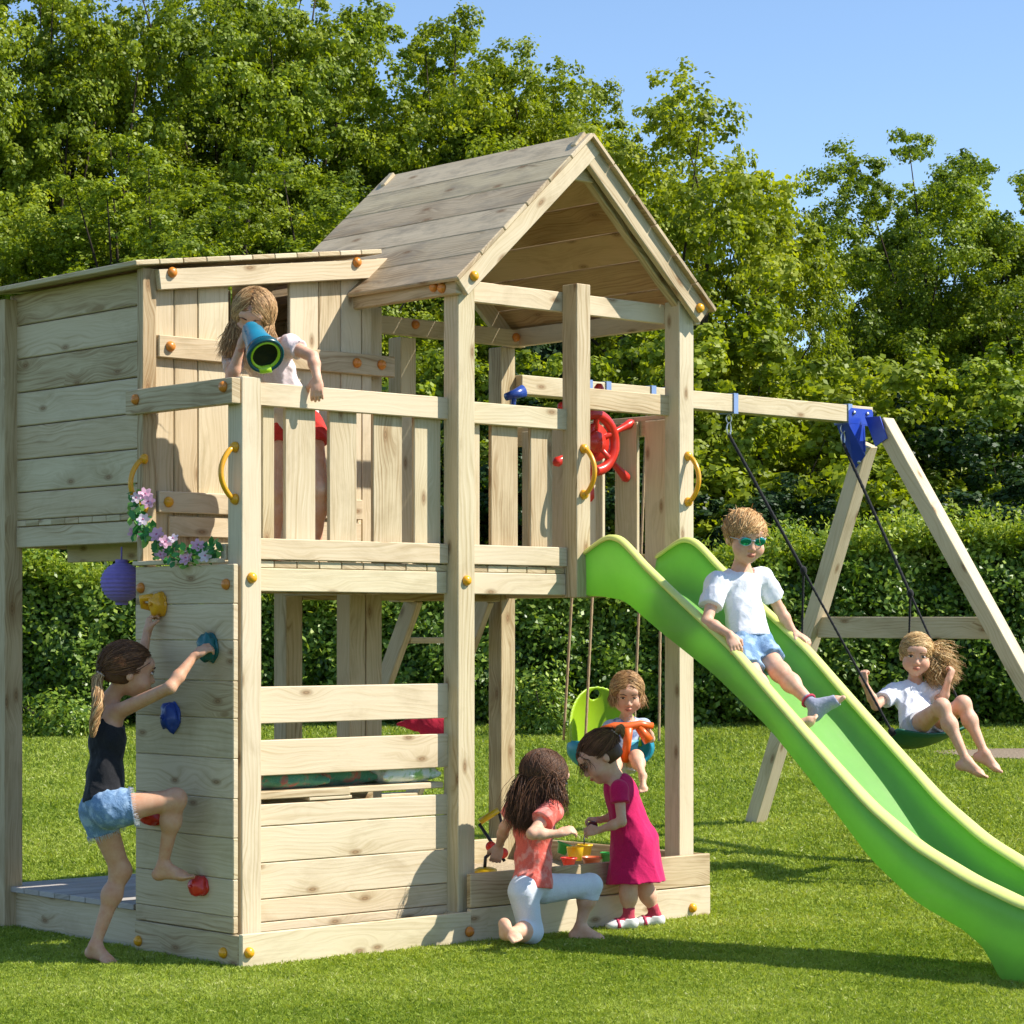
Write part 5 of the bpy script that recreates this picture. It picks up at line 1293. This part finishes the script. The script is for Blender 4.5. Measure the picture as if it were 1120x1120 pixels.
# sunglasses
def sunglasses(hd, root):
    V3 = lambda *a: Vector(hd.w(*a)); fr = plastic('clear_frame', (.45, .50, .55), .2); le = NT('mirror_lens'); le.b.inputs['Base Color'].default_value = (.02, .30, .22, 1); le.b.inputs['Metallic'].default_value = .75; le.b.inputs['Roughness'].default_value = .08
    g = Geo(); ax = [Vector(a) for a in hd.ax]
    for sx in (-1, 1): g.ell(V3(sx*.031, .090, 0), (.024, .004, .0165), ax, 18, 0); 
    t = g.build('lens', le.m, root)
    g = Geo()
    for sx in (-1, 1):
        ring = [V3(sx*.031+.0255*math.cos(a), .0895-.010*abs(math.cos(a))*(1 if sx*math.cos(a) > 0 else 0), .018*math.sin(a)) for a in np.linspace(0, 2*math.pi, 21)[:-1]]
        g.tube(ring, .0022, 6, closed=True); g.tube([V3(sx*.055, .082, .006), V3(sx*.072, .05, .006), V3(sx*.078, -.005, .0)], .002, 6)
    g.tube([V3(-.008, .094, .003), V3(0, .098, .005), V3(.008, .094, .003)], .0024, 6); g.build('frame', fr, root)
gl = thing('sunglasses', Vector(hd.w(0, .09, 0)), 'mirrored green sunglasses with clear frame on the face of the boy on the slide', 'sunglasses'); sunglasses(hd, gl)
hair_cap(hd, fig.root, H_GINGER, grow=.003, facecut=(0, 0.110, -0.038, 0.062, 0.072, 0.090), nape=-.035)
def topend(a, rg): return nrm(a+np.array([.35, .45, -.10]))
hair_strands(hd, [(900, scalp(.30, .05), topend, hang(.016, .15, .0006, n=4, spread=.004), .10), (500, scalp(.2, -.45), lambda a, rg: nrm(a+np.array([0, .1, -.35])), hang(.010, .4, .0005, n=3, spread=.002), .04)], 'hair_strands', H_GINGER, fig.root, 9)
# ---- girl on the swing
J = {}
J['neck'] = PP(1001, 745, 12.50); J['chest'] = PP(998, 768, 12.45); J['pelvis'] = PP(1004, 795, 12.30); J['sr'] = PP(977, 757, 12.44); J['sl'] = PP(1021, 755, 12.53)
J['er'] = PP(958, 772, 12.34); J['wr'] = PP(946, 748, 12.27); J['el'] = PP(1031, 768, 12.44); J['wl'] = PP(1037, 744, 12.38)
J['hr'] = PP(1001, 796, 12.25); J['hl'] = PP(1022, 794, 12.33); J['kr'] = PP(1030, 773, 12.00); J['kl'] = PP(1053, 770, 12.10); J['ar'] = PP(1057, 832, 11.92); J['al'] = PP(1077, 824, 12.03)
hd = Head(PP(1002, 716, 12.47), TOC*.95-RT*.10-UPW*.10, UPW+RT*.06, .208)
fig = Fig('girl with windblown blond hair in white t-shirt riding the green belt swing', P(1004, 800, 12.3), J, hd, .98, SKIN, .004)
F = fig.skin()
hand(F, J['wr'], UPW*.9-RT*.15, RT*.6+FW*.5, 1, .92, (1.1, 1.1)); hand(F, J['wl'], UPW*.75+RT*.3, -RT*.5+FW*.4, -1, .92, (1.0, 1.1))
foot(F, J['ar'], RT*.86-UPW*.30+TOC*.35, UPW*.8+RT*.4, .92, -1); foot(F, J['al'], RT*.80-UPW*.45+TOC*.30, UPW*.7+RT*.4, .92, 1)
finish_body(F, hd, fig.root, SKIN); hd.features(fig.root, brow=plastic('blond_brow', (.35, .2, .09), .8))
tee(fig, WHITE, J['pelvis']-UPW*.01, g=.011, sleeve=.60, sl_r=.047, seed=12, amp=.008)
shorts(fig, cloth('light_shorts', (.5, .5, .52)), J['pelvis']+UPW*.03, .25, .008)
hair_cap(hd, fig.root, H_BLOND, facecut=(0, 0.112, -0.038, 0.056, 0.070, 0.090))
hair_strands(hd, [(900, scalp(.34, -.3), lambda a, rg: np.array([-.95, -.25, -.05])+rg.normal(0, .14, 3), hang(.17, .55, .014, RT*.70, spread=.020, wf=13), .06), (350, scalp(.34, -.3), lambda a, rg: np.array([-.9, -.1, -.45])+rg.normal(0, .2, 3), hang(.14, .8, .014, RT*.5, spread=.02, wf=13), .06)], 'hair_strands', H_BLOND, fig.root, 13, r=.0019)
girl_wr, girl_wl = J['wr'].copy(), J['wl'].copy()
# ---- toddler in the baby swing
J = {}
J['neck'] = PP(685, 786, 12.10); J['chest'] = PP(684, 803, 12.11); J['pelvis'] = PP(681, 832, 12.08); J['sr'] = PP(667, 796, 12.06); J['sl'] = PP(704, 794, 12.14)
J['er'] = PP(657, 812, 11.98); J['wr'] = PP(664, 798, 11.90); J['el'] = PP(712, 808, 12.06); J['wl'] = PP(708, 796, 11.93)
J['hr'] = PP(674, 834, 12.03); J['hl'] = PP(688, 834, 12.08); J['kr'] = PP(671, 832, 11.86); J['kl'] = PP(696, 828, 11.90); J['ar'] = PP(676, 846, 11.72); J['al'] = PP(703, 848, 11.74)
hd = Head(PP(686, 758, 12.07), TOC*.93+RT*.05-UPW*.28, UPW, .196)
fig = Fig('toddler with bobbed light brown hair strapped in the lime and teal baby swing', P(681, 838, 12.08), J, hd, .78, SKIN, .004)
F = fig.skin(); hand(F, J['wr'], RT*.7+UPW*.25, -UPW*.6+TOC*.4, 1, .74, (.9, .9)); hand(F, J['wl'], -RT*.5+UPW*.4, -UPW*.6+TOC*.4, -1, .74, (.9, .9))
foot(F, J['ar'], TOC*.8-UPW*.5, UPW, .72, -1); foot(F, J['al'], TOC*.8-UPW*.5, UPW, .72, 1)
finish_body(F, hd, fig.root, SKIN); hd.features(fig.root, squint=.35)
tee(fig, STRIPE, J['pelvis']-UPW*.01, sleeve=.18, name='striped_top', sl_r=.042, seed=15, amp=.003); shorts(fig, cloth('white_shorts', (.7, .68, .68)), J['pelvis']+UPW*.02, .45, .008)
hair_cap(hd, fig.root, H_LIGHT, facecut=(0, 0.114, -0.038, 0.054, 0.072, 0.090))
def bob(a, rg): return np.array([(.95 if a[0] > 0 else -.95), -.1+.45*rg.normal()*.7, -.35])
hair_strands(hd, [(1100, scalp(.30, -.3), bob, hang(.055, 1.0, .003, n=5, spread=.006), .08)], 'hair_strands', H_LIGHT, fig.root, 17)
# ---- kneeling girl
J = {}
J['neck'] = PP(585, 880, 9.98); J['chest'] = PP(584, 906, 9.98); J['pelvis'] = PP(582, 966, 9.95); J['sr'] = PP(602, 887, 9.90); J['sl'] = PP(565, 886, 10.06)
J['er'] = PP(582, 912, 9.79); J['wr'] = PP(610, 912, 9.81); J['el'] = PP(552, 905, 10.08); J['wl'] = PP(546, 925, 10.16)
J['hr'] = PP(572, 975, 9.90); J['hl'] = PP(594, 972, 10.02); J['kr'] = PP(581, 1019, 9.93); J['ar'] = PP(553, 1021, 9.72); J['kl'] = PP(646, 968, 10.12); J['al'] = PP(634, 1015, 10.13)
hd = Head(PP(596, 850, 9.97), RT*.80+FW*.52-UPW*.28, UPW+RT*.1, .208)
fig = Fig('kneeling girl with long dark hair in coral t-shirt and pale blue leggings by the sandbox', P(582, 1030, 9.95), J, hd, .97, SKIN)
F = fig.skin(); hand(F, J['wr'], RT*.85+UPW*.25+FW*.15, FW*.4-UPW*.6, 1, .9, (.6, .6)); hand(F, J['wl'], -UPW*.8-RT*.2, FW, -1, .9, (.7, .7))
foot(F, J['ar'], TOC*.72+RT*.34-UPW*.40, -UPW*.7+RT*.2-FW*.3, .92, -1); foot(F, J['al'], RT*.92+TOC*.22-UPW*.05, UPW, .92, 1)
finish_body(F, hd, fig.root, SKIN); hd.features(fig.root)
tee(fig, CORAL, J['pelvis']-UPW*.020, g=.014, sleeve=.50, sl_r=.050, seed=21, amp=.009, length=.05)
def leggings():
    F = Field(.004); fig.torso(F, .006); J = fig.J; k = fig.k
    F.cone(J['hr'], J['kr'], .064*k, .048*k, .03); F.cone(J['kr'], J['kr']+(J['ar']-J['kr'])*.32, .046*k, .042*k, .02, cap='b'); F.cone(J['hl'], J['kl'], .064*k, .046*k, .03); F.cone(J['kl'], J['kl']+(J['al']-J['kl'])*.30, .046*k, .046*k, .02, cap='b')
    F.cut(J['pelvis']+UPW*.05, UPW); return link_mesh('leggings', F.mesh('leggings', wrinkle=wrk(.0022, 70, 5)), PALEB, fig.root)
leggings(); hair_cap(hd, fig.root, H_DARK, facecut=(0, 0.112, -0.038, 0.054, 0.070, 0.090))
hair_strands(hd, [(1900, scalp(.30, -.35), lambda a, rg: np.array([a[0]*.9+.15+.10*rg.normal(), -.62+.12*rg.normal(), -.42]), hang(.20, 1.0, .0022, -RT*.22, spread=.018), .05), (300, scalp(.30, -.2), lambda a, rg: np.array([.9, .1, -.5])+rg.normal(0, .2, 3), hang(.15, 1, .004, spread=.01), .05)], 'hair_strands', H_DARK, fig.root, 23)
# ---- small girl in the pink dress
J = {}
J['neck'] = PP(672, 850, 10.44); J['chest'] = PP(681, 872, 10.45); J['pelvis'] = PP(694, 922, 10.46); J['sl'] = PP(677, 864, 10.35); J['sr'] = PP(681, 860, 10.54)
J['el'] = PP(680, 899, 10.30); J['wl'] = PP(655, 908, 10.32); J['er'] = PP(675, 892, 10.52); J['wr'] = PP(656, 897, 10.50)
J['hl'] = PP(692, 938, 10.43); J['hr'] = PP(698, 938, 10.49); J['kl'] = PP(687, 972, 10.40); J['al'] = PP(688, 1003, 10.40); J['kr'] = PP(705, 971, 10.50); J['ar'] = PP(717, 1000, 10.52)
hd = Head(PP(656, 827, 10.43), -RT*.76-UPW*.55+TOC*.12, UPW-RT*.6, .200)
fig = Fig('small girl in magenta dress and white sandals standing bent over the sandbox', P(702, 1017, 10.45), J, hd, .84, SKIN)
F = fig.skin(); hand(F, J['wl'], -RT*.9-UPW*.1, FW*.6-UPW*.4, -1, .8, (.8, .8)); hand(F, J['wr'], -RT*.9+UPW*.1, -UPW*.6, 1, .8, (.9, .9))
fdir = {'l': -RT*.86+TOC*.35, 'r': -RT*.80+TOC*.30}
for q, sd_ in (('l', 1), ('r', -1)): foot(F, J['a'+q], fdir[q], UPW, .72, sd_)
finish_body(F, hd, fig.root, SKIN); hd.features(fig.root)
def dress():
    F = Field(.004); fig.torso(F, .010); J = fig.J; k = fig.k; hem = PP(696, 966, 10.45); up = nrm(J['chest']-hem)
    F.cone(J['chest'], J['pelvis'], .085*k, .112*k, .04, flat=(fig.fw, .9)); F.cone(J['pelvis'], hem, .112*k, .150*k, .04, cap='b')
    for q in 'lr': e = J['s'+q]+(J['e'+q]-J['s'+q])*.42; F.cone(J['s'+q], e, .043*k, .050*k, .02, cap='b')
    F.cone(J['neck'], J['neck']+nrm(J['neck']-J['chest'])*.06, .046*k, .06*k, .008, 's'); F.cut(hem, -UPW+RT*.08)
    return link_mesh('dress', F.mesh('dress', wrinkle=wrk(.009, 42, 6, (0, 0, 1), .12)), PINK, fig.root)
dress()
for q, sd_ in (('l', 1), ('r', -1)):
    Fk = Field(.0034); foot(Fk, J['a'+q], fdir[q], UPW, .72, sd_, toes=False); Fk = Fk.grow(.003); a_, k_ = J['a'+q], J['k'+q]
    Fk.cone(a_, a_+(k_-a_)*.34, .0235, .026, .01, cap='b'); link_mesh('sock', Fk.mesh('sock', wrinkle=wrk(.0022, 190, 3)), PSOCK, fig.root)
    Fk = Field(.0034); foot(Fk, J['a'+q], fdir[q], UPW, .72, sd_, toes=False); Fk = Fk.grow(.008); d_ = nrm(fdir[q])
    Fk.cut(a_-UPW*.004, UPW); Fk.cone(a_+d_*.030-UPW*.006, a_+d_*.052-UPW*.004, .020, .016, .006, 's')
    sh_ = link_mesh('sandal', Fk.mesh('sandal'), SHOE, fig.root)
    g = Geo(); sd3 = Vector(np.cross(d_, UPW)); c = Vector(a_+d_*.058-UPW*.030); g.tube([c+sd3*.033-Vector((0, 0, .008)), c+sd3*.02+Vector((0, 0, .016)), c+Vector((0, 0, .022)), c-sd3*.02+Vector((0, 0, .016)), c-sd3*.033-Vector((0, 0, .008))], .0085, 8)
    g.build('strap', SHOEP, sh_)
hair_cap(hd, fig.root, H_BROWN)
knot = hd.w(-.012, -.105, .045)
hair_strands(hd, [(900, scalp(.42, -.30), lambda a, rg: np.array([-.1, -1, .28])+rg.normal(0, .04, 3), lambda L, b_, rg, head: L+[knot+rg.normal(0, .006, 3)], .05),
   (14, lambda rg: np.array([.5*rg.normal(), .8, .5]), lambda a, rg: np.array([-.3+.4*rg.normal(), 1, .0]), hang(.06, 1, .004, n=5), .06)], 'hair_strands', H_BROWN, fig.root, 31)
plait([knot, knot-hd.f*.016+hd.u*.006, knot-hd.f*.035-hd.u*.002, knot-hd.f*.05-UPW*.022, knot-hd.f*.05-UPW*.045], .022, 'bun', H_LIGHT, fig.root, 5, 200, TIE)
# ================================================================== SWINGS
ROPEB = cloth('black_rope', (.012, .012, .013), (.03, .03, .03), scale=400); ROPET = cloth('tan_rope', (.42, .30, .17), (.30, .20, .11), scale=300)
def rope(a, b_, r, mat, parent, name='rope', sag=0.0, n=14, twist=True):
    a, b_ = Vector(a), Vector(b_); pts = []; rr = []
    for i in range(n*6+1):
        t = i/(n*6); p = a.lerp(b_, t)+Vector((0, 0, -sag*4*t*(1-t))); pts.append(p); rr.append(r*(1+.13*math.sin(i*2.1)) if twist else r)
    g = Geo(); g.tube(pts, rr, 8); return g.build(name, mat, parent)
def carabiner(p, parent):
    g = Geo(); p = Vector(p)
    ring = [p+Vector((0, 0, -.02))+RIGHT*(.013*math.cos(a))+Vector((0, 0, .022*math.sin(a))) for a in np.linspace(0, 2*math.pi, 17)[:-1]]; g.tube(ring, .0035, 6, closed=True)
    ring = [p+Vector((0, 0, -.072))+(RIGHT*.35+FWD*.3)*(.020*math.cos(a))*1.6+Vector((0, 0, .034*math.sin(a))) for a in np.linspace(0, 2*math.pi, 17)[:-1]]; g.tube(ring, .0038, 6, closed=True)
    g.build('carabiner', STEEL, parent)
E1, E2 = P(976, 801, 12.12), P(1060, 793, 12.50)
sw = thing('swing', (E1+E2)/2, 'dark green belt swing on black ropes carrying the girl with blond hair', 'swing')
hipm = Vector((girl_hips := (PP(1001, 796, 12.25)+PP(1022, 794, 12.33))/2)); thd = Vector(nrm((PP(1041, 772, 12.05))-np.array(hipm)))
V, Fq = [], []; nb = 24; wv = (thd-(E2-E1).normalized()*thd.dot((E2-E1).normalized())).normalized(); mid = hipm+Vector((0, 0, -.075))+thd*.02
for i in range(nb+1):
    t = i/nb; c = E1.lerp(E2, t); m_ = (E1+E2)/2; k = math.sin(math.pi*t)**.8; c = c+(mid-m_)*k; wd_ = .035+.055*math.sin(math.pi*t)**.5
    for s_, q in ((-1, .005), (-.5, .006), (.5, .006), (1, .005), (1, -.005), (.5, -.007), (-.5, -.007), (-1, -.005)): V.append(c+wv*wd_*s_+Vector((0, 0, q-.012*(1-abs(s_))*0)))
for i in range(nb):
    for k in range(8): Fq.append((i*8+k, i*8+(k+1) % 8, (i+1)*8+(k+1) % 8, (i+1)*8+k))
Fq += [tuple(range(8)), tuple(nb*8+k for k in range(8))]
Geo().add([tuple(v) for v in V], Fq).build('belt_seat', plastic('swing_green', (.015, .13, .085), .4, trans=.1), sw)
for hk, E_, kn in ((Vector((3.933, 1.199, 2.35)), E1, .47), (Vector((4.825, 1.199, 2.35)), E2, .55)):
    carabiner(hk, sw); top = hk+Vector((0, 0, -.10)); top = top+(E_-top)*.0
    k = top.lerp(E_, kn); rope(top, k, .0085, ROPEB, sw); rope(k, E_, .0062, ROPEB, sw)
    g = Geo(); g.ell(k, (.018, .018, .024), n=12); g.build('knot', ROPEB, sw); rope(k, k+Vector((.02, .03, -.42)), .0055, ROPEB, sw, 'rope_tail')
    g = Geo(); g.lathe([(.0, -.02), (.016, -.015), (.02, 0), (.014, .02), (0, .025)], E_, (hk-E_), 12); g.build('rope_clamp', ROPEB, sw)
# baby swing
bf = (TOC*.80+RT*.60); bf = nrm(bf); bx = np.cross(bf, UPW); bc = PP(668, 818, 12.14)
bs = thing('baby_swing', Vector(bc), 'toddler bucket swing with lime back, teal seat and orange bar on tan ropes', 'baby swing')
LIMEP = plastic('lime_seat', (.40, .62, .02), .35, trans=.15); TEALS = plastic('teal_seat', (.01, .25, .36), .35); ORG = plastic('orange_bar', (.80, .13, .015), .35)
F = Field(.004); ax = (bx, bf, UPW); F.ell(bc, np.array([.235, .175, .125]), ax, .01); F.ell(bc+UPW*.018, np.array([.220, .16, .125]), ax, .01, 's'); F.cut(bc+UPW*.045, UPW)
for s_ in (-1, 1): F.ell(bc+bf*.155+bx*s_*.085-UPW*.02, np.array([.055, .06, .065]), ax, .02, 's')
link_mesh('seat', F.mesh('seat'), TEALS, bs.__class__ and bs)
F = Field(.004); b0 = bc-bf*.01+UPW*.06; F.ell(b0, np.array([.225, .165, .30]), ax, .01); F.ell(b0+bf*.012+UPW*.0, np.array([.212, .160, .315]), ax, .01, 's'); F.cut(bc-bf*.02, bf*1.0+UPW*.30); F.cut(bc+UPW*.0, -UPW)
F.ell(bc-bf*.13+UPW*.255, np.array([.03, .05, .022]), ax, .01, 's')
for s_ in (-1, 1): F.ell(b0+bx*s_*.235+UPW*.235, np.array([.085, .20, .10]), ax, .02, 's')
link_mesh('backrest', F.mesh('backrest'), LIMEP, bs)
ba, bb = P(658, 798, 11.87), P(714, 794, 11.93); g = Geo(); bm_ = (ba+bb)/2
g.tube([ba, ba.lerp(bb, .25)+Vector((0, 0, .012)), bm_+Vector((0, 0, .004)), ba.lerp(bb, .75)+Vector((0, 0, .012)), bb], [.016, .019, .022, .019, .016], 12)
g.tube([bm_+Vector((0, 0, 0)), bm_+Vector((0, .0, -.07)), bm_+Vector((.01, .03, -.16))], [.028, .020, .022], 12)
g.tube([ba.lerp(bb, .72), ba.lerp(bb, .92)+Vector((0, 0, -.07))], [.02, .026], 10)
g.build('safety_bar', ORG, bs)
L0, L1, L2, L3 = bc+bx*.22-bf*.09+UPW*.04, bc+bx*.23+bf*.09+UPW*.03, bc-bx*.22-bf*.09+UPW*.04, bc-bx*.23+bf*.09+UPW*.03
ends = sorted([L0, L1, L2, L3], key=lambda q: (q-vec(CAMPOS))@RT/((q-vec(CAMPOS))@FW))
for xh, e in zip((2.905, 3.03, 3.34, 3.45), ends): rope((xh, 1.199, 2.35), Vector(e), .0065, ROPET, bs)
# ================================================================== LANTERN, FLOWERS, CUSHIONS
lc = P(133, 637, 9.98); lan = thing('paper_lantern', lc, 'round ribbed purple paper lantern hanging under the little house', 'lantern')
LANM = cloth('lilac_paper', (.27, .20, .55), (.23, .17, .48), scale=60, fold=.1)
prof = []
for i in range(61):
    th = math.pi*(.10+.80*i/60); r_ = .083*math.sin(th)*(1+.030*math.cos(i*2*math.pi/5)); prof.append((r_, .080*math.cos(th)))
prof.reverse(); g = Geo(); g.lathe([(.024, -.090), (.026, -.072)]+prof+[(.026, .072), (.024, .088)], lc, (0, 0, 1), 32); g.build('shade', LANM, lan)
g = Geo(); g.tube([lc+Vector((0, 0, .08)), P(133, 598, 9.98)], .0035, 6); g.lathe([(.024, -.006), (.026, 0), (.024, .006)], lc+Vector((0, 0, .085)), (0, 0, 1), 20); g.build('cord', LANM, lan)
gp = [hit(150, 538, 'x', -.035), hit(152, 556, 'x', -.05), hit(158, 575, 'x', -.045), hit(170, 592, 'x', -.04), hit(182, 604, 'x', -.03), hit(200, 608, 'x', -.01), hit(218, 606, 'x', -.005), hit(236, 603, 'x', 0)]
gar = thing('flower_garland', gp[3], 'garland of green leaves and lilac pink flowers draped over the top of the climbing wall', 'flowers')
g = Geo(); g.tube(gp, .004, 6); g.build('stem', plastic('stem_green', (.05, .14, .03), .6), gar)
rg_ = random.Random(5); GL = plastic('ivy_leaf', (.04, .22, .045), .45, trans=.2); GL2 = plastic('ivy_leaf_light', (.22, .45, .07), .45, trans=.3); FL = plastic('petal_lilac', (.74, .45, .58), .6, trans=.25); FL2 = plastic('petal_white', (.78, .68, .74), .6, trans=.25); FC = plastic('flower_centre', (.5, .12, .25), .6)
def gpos(t): t = t*(len(gp)-1); i = min(int(t), len(gp)-2); return gp[i].lerp(gp[i+1], t-i)
g = Geo()
for i in range(190):
    t = rg_.random()**.85; c = gpos(t)+Vector([rg_.gauss(0, .020) for _ in range(3)]); n = Vector((-1+rg_.gauss(0, .6), -.8+rg_.gauss(0, .6), .6+rg_.gauss(0, .5))).normalized()
    a = n.orthogonal(); a.rotate(Matrix.Rotation(rg_.uniform(0, 6.3), 3, n)); b_ = n.cross(a); s_ = rg_.uniform(.010, .019)
    g.add([tuple(c-a*s_), tuple(c-a*s_*.2+b_*s_*.62-n*.003), tuple(c+a*s_*.55+b_*s_*.45-n*.004), tuple(c+a*s_*1.15-n*.007), tuple(c+a*s_*.55-b_*s_*.45-n*.004), tuple(c-a*s_*.2-b_*s_*.62-n*.003)], [(0, 1, 2, 3), (0, 3, 4, 5)], mi=1 if rg_.random() < .3 else 0)
g.build('leaves', [GL, GL2], gar, merge=False)
for i, (px, py, x_) in enumerate(((149, 545, -.06), (159, 541, -.055), (163, 549, -.06), (157, 569, -.065), (172, 585, -.06), (181, 593, -.055), (190, 590, -.05), (176, 607, -.05), (216, 597, -.03), (225, 608, -.02), (147, 583, -.06), (204, 611, -.03))):
    c = hit(px, py, 'x', x_); n = Vector((-.8+rg_.gauss(0, .3), -.6+rg_.gauss(0, .3), .4)).normalized(); a = n.orthogonal(); b_ = n.cross(a); g = Geo(); r_ = rg_.uniform(.020, .028)
    for ring, (rr, lift, cnt) in enumerate(((1.0, 0, 6), (.65, .006, 5))):
        for k in range(cnt):
            th = 2*math.pi*(k+.5*ring)/cnt+i; d = a*math.cos(th)+b_*math.sin(th); e = n.cross(d); cc = c+n*lift
            g.add([tuple(cc), tuple(cc+d*r_*rr*.5+e*r_*rr*.38+n*.004), tuple(cc+d*r_*rr+e*r_*rr*.2+n*.007), tuple(cc+d*r_*rr*1.05-e*r_*rr*.15+n*.007), tuple(cc+d*r_*rr*.5-e*r_*rr*.38+n*.003)], [(0, 1, 2, 3, 4)])
    g.ell(c+n*.008, (.004, .004, .004), n=8, mi=1); g.build('flower', [FL if i % 3 else FL2, FC], gar, merge=False)
def cushion(x, y, z, rx, ry, rz, mat, label, rot=0):
    F = Field(.005); c = np.array([x, y, z+rz]); F.ell(c, np.array([rx, ry, rz]), None, .01)
    F.ell(c, np.array([rx*.93, ry*.93, rz*.9]), None, .05)
    for sx in (-1, 1):
        for sy in (-1, 1): F.cone(c+np.array([sx*rx*.4, sy*ry*.4, 0]), c+np.array([sx*rx*.94, sy*ry*.94, -rz*.3]), rz*.75, .010, .05)
    return props(link_mesh('cushion', F.mesh('cushion', wrinkle=wrk(.004, 40, int(x*10), (0, 0, 1))), mat, None, loc=(x, y, z)), label, 'cushion', 'cushions on the bench')
CG = cloth('green_cushion_cover', (.06, .20, .13), (.10, .28, .17), blot=.8, blotcol=(.45, .10, .08)); CWm = cloth('white_cushion_cover', (.62, .74, .72), (.7, .76, .7), blot=.9, blotcol=(.22, .45, .10)); CRm = cloth('red_cushion_cover', (.62, .03, .07), (.5, .02, .05))
cushion(.33, .31, .642, .20, .19, .040, CG, 'flat green patterned cushion at the left end of the bench'); cushion(.66, .34, .642, .14, .17, .044, CG, 'dark green cushion in the middle of the bench, left of the white one')
cushion(.94, .25, .642, .15, .13, .046, CWm, 'white and green patterned cushion at the right end of the bench')
# red cloth tied under the balcony
F = Field(.004); pts = [PP(434, 792, 10.35), PP(452, 791, 10.33), PP(474, 797, 10.31), PP(492, 806, 10.29)]
for a_, b2, ra, rb in ((0, 1, .008, .020), (1, 2, .022, .045), (2, 3, .050, .075)): F.cone(pts[a_], pts[b2], ra, rb, .03, flat=(TOC, .3))
props(link_mesh('red_cloth', F.mesh('red_cloth', wrinkle=wrk(.004, 60, 3)), CRm, None, loc=tuple(pts[2])), 'bright red cloth hanging behind the gap between the two guard boards', 'cloth')
# ================================================================== TOYS
YEL = plastic('toy_yellow', (.78, .50, .01), .3); GRN = plastic('toy_green', (.06, .42, .08), .3); TRED = plastic('toy_red', (.68, .04, .02), .3); TORG = plastic('toy_orange', (.80, .20, .08), .35); BLK = plastic('toy_black', (.015, .015, .015), .4)
def bucket(px, py, F, r0, r1, h, mat, name, label, cat='bucket', rim=True, tilt=(0, 0, 1), spokes=False):
    c = P(px, py, F); t = thing(name, c, label, cat, 'sand toys in the sandbox'); g = Geo()
    g.lathe([(0, 0), (r0, 0), (r1, h), (r1+.003, h), (r1+.003, h-.008), (r1-.001, h-.008)] if rim else [(0, 0), (r0, 0), (r1, h)], c, tilt, 22)
    g.lathe([(r1-.004, h), (r0-.005, .005), (0, .005)], c, tilt, 22); g.build('body', mat, t)
    if spokes:
        g = Geo(); a = Vector(tilt).normalized(); e = a.orthogonal().normalized()
        g.tube([c+a*h+e*r1, c+a*(h+r1*.9)+e*r1*.5, c+a*(h+r1*1.05), c+a*(h+r1*.9)-e*r1*.5, c+a*h-e*r1], .003, 6); g.build('handle', BLK, t)
    return t
bucket(639, 938, 11.2, .026, .036, .060, YEL, 'toy_bucket', 'orange-yellow toy bucket standing in the sandbox between the two girls', spokes=True)
bucket(647, 946, 11.05, .030, .046, .036, TORG, 'toy_dish', 'round orange-red toy dish in front of the pink dress', 'toy dish')
bucket(664, 944, 11.05, .024, .029, .048, GRN, 'toy_cup', 'bright green toy cup beside the orange-red dish', 'toy cup')
bucket(614, 934, 11.0, .020, .032, .050, GRN, 'toy_sieve', 'green toy sieve just in front of the hand of the kneeling girl', 'toy sieve', tilt=(.3, -.2, 1))
bucket(629, 941, 10.9, .030, .038, .058, YEL, 'toy_mould', 'bright yellow round toy mould between the green sieve and the bucket', 'toy mould', rim=False)
bucket(622, 948, 10.8, .022, .034, .040, TRED, 'toy_bowl', 'small red toy bowl in front of the yellow mould', 'toy bowl')
dg = thing('toy_digger', P(532, 952, 11.05), 'ride-on toy sand digger with yellow handle, black arm and red joints', 'toy digger', 'sand toys in the sandbox')
g = Geo(); g.tube([P(525, 899, 11.0), P(545, 886, 11.02)], .0145, 10); g.build('handle', YEL, dg)
g = Geo(); g.tube([P(524, 901, 11.0), P(538, 922, 11.0), P(552, 942, 11.0)], .0075, 8); g.tube([P(545, 886, 11.02), P(549, 902, 11.02), P(550, 925, 11.0)], .0065, 8); g.tube([P(530, 952, 11.0), P(531, 938, 11.0), P(545, 925, 11.0)], .008, 8); g.build('arm', BLK, dg)
for q in ((537, 926), (550, 933)): g = Geo(); g.lathe([(0, -.012), (.022, -.012), (.024, 0), (.022, .012), (0, .012)], P(q[0], q[1], 10.97), TOC, 18); g.build('joint', TRED, dg)
g = Geo(); g.lathe([(0, 0), (.052, 0), (.050, .018), (.030, .026), (0, .026)], P(531, 955, 11.0), (0, 0, 1), 20); g.build('base', YEL, dg)
props(Geo().ell(P(648, 903, 10.46), (.024, .022, .020), n=14).build('sand_mould', plastic('maroon_toy', (.13, .02, .02), .4), None, loc=tuple(P(648, 903, 10.46))), 'small dark maroon toy held between the hands of the girl in the magenta dress', 'toy')
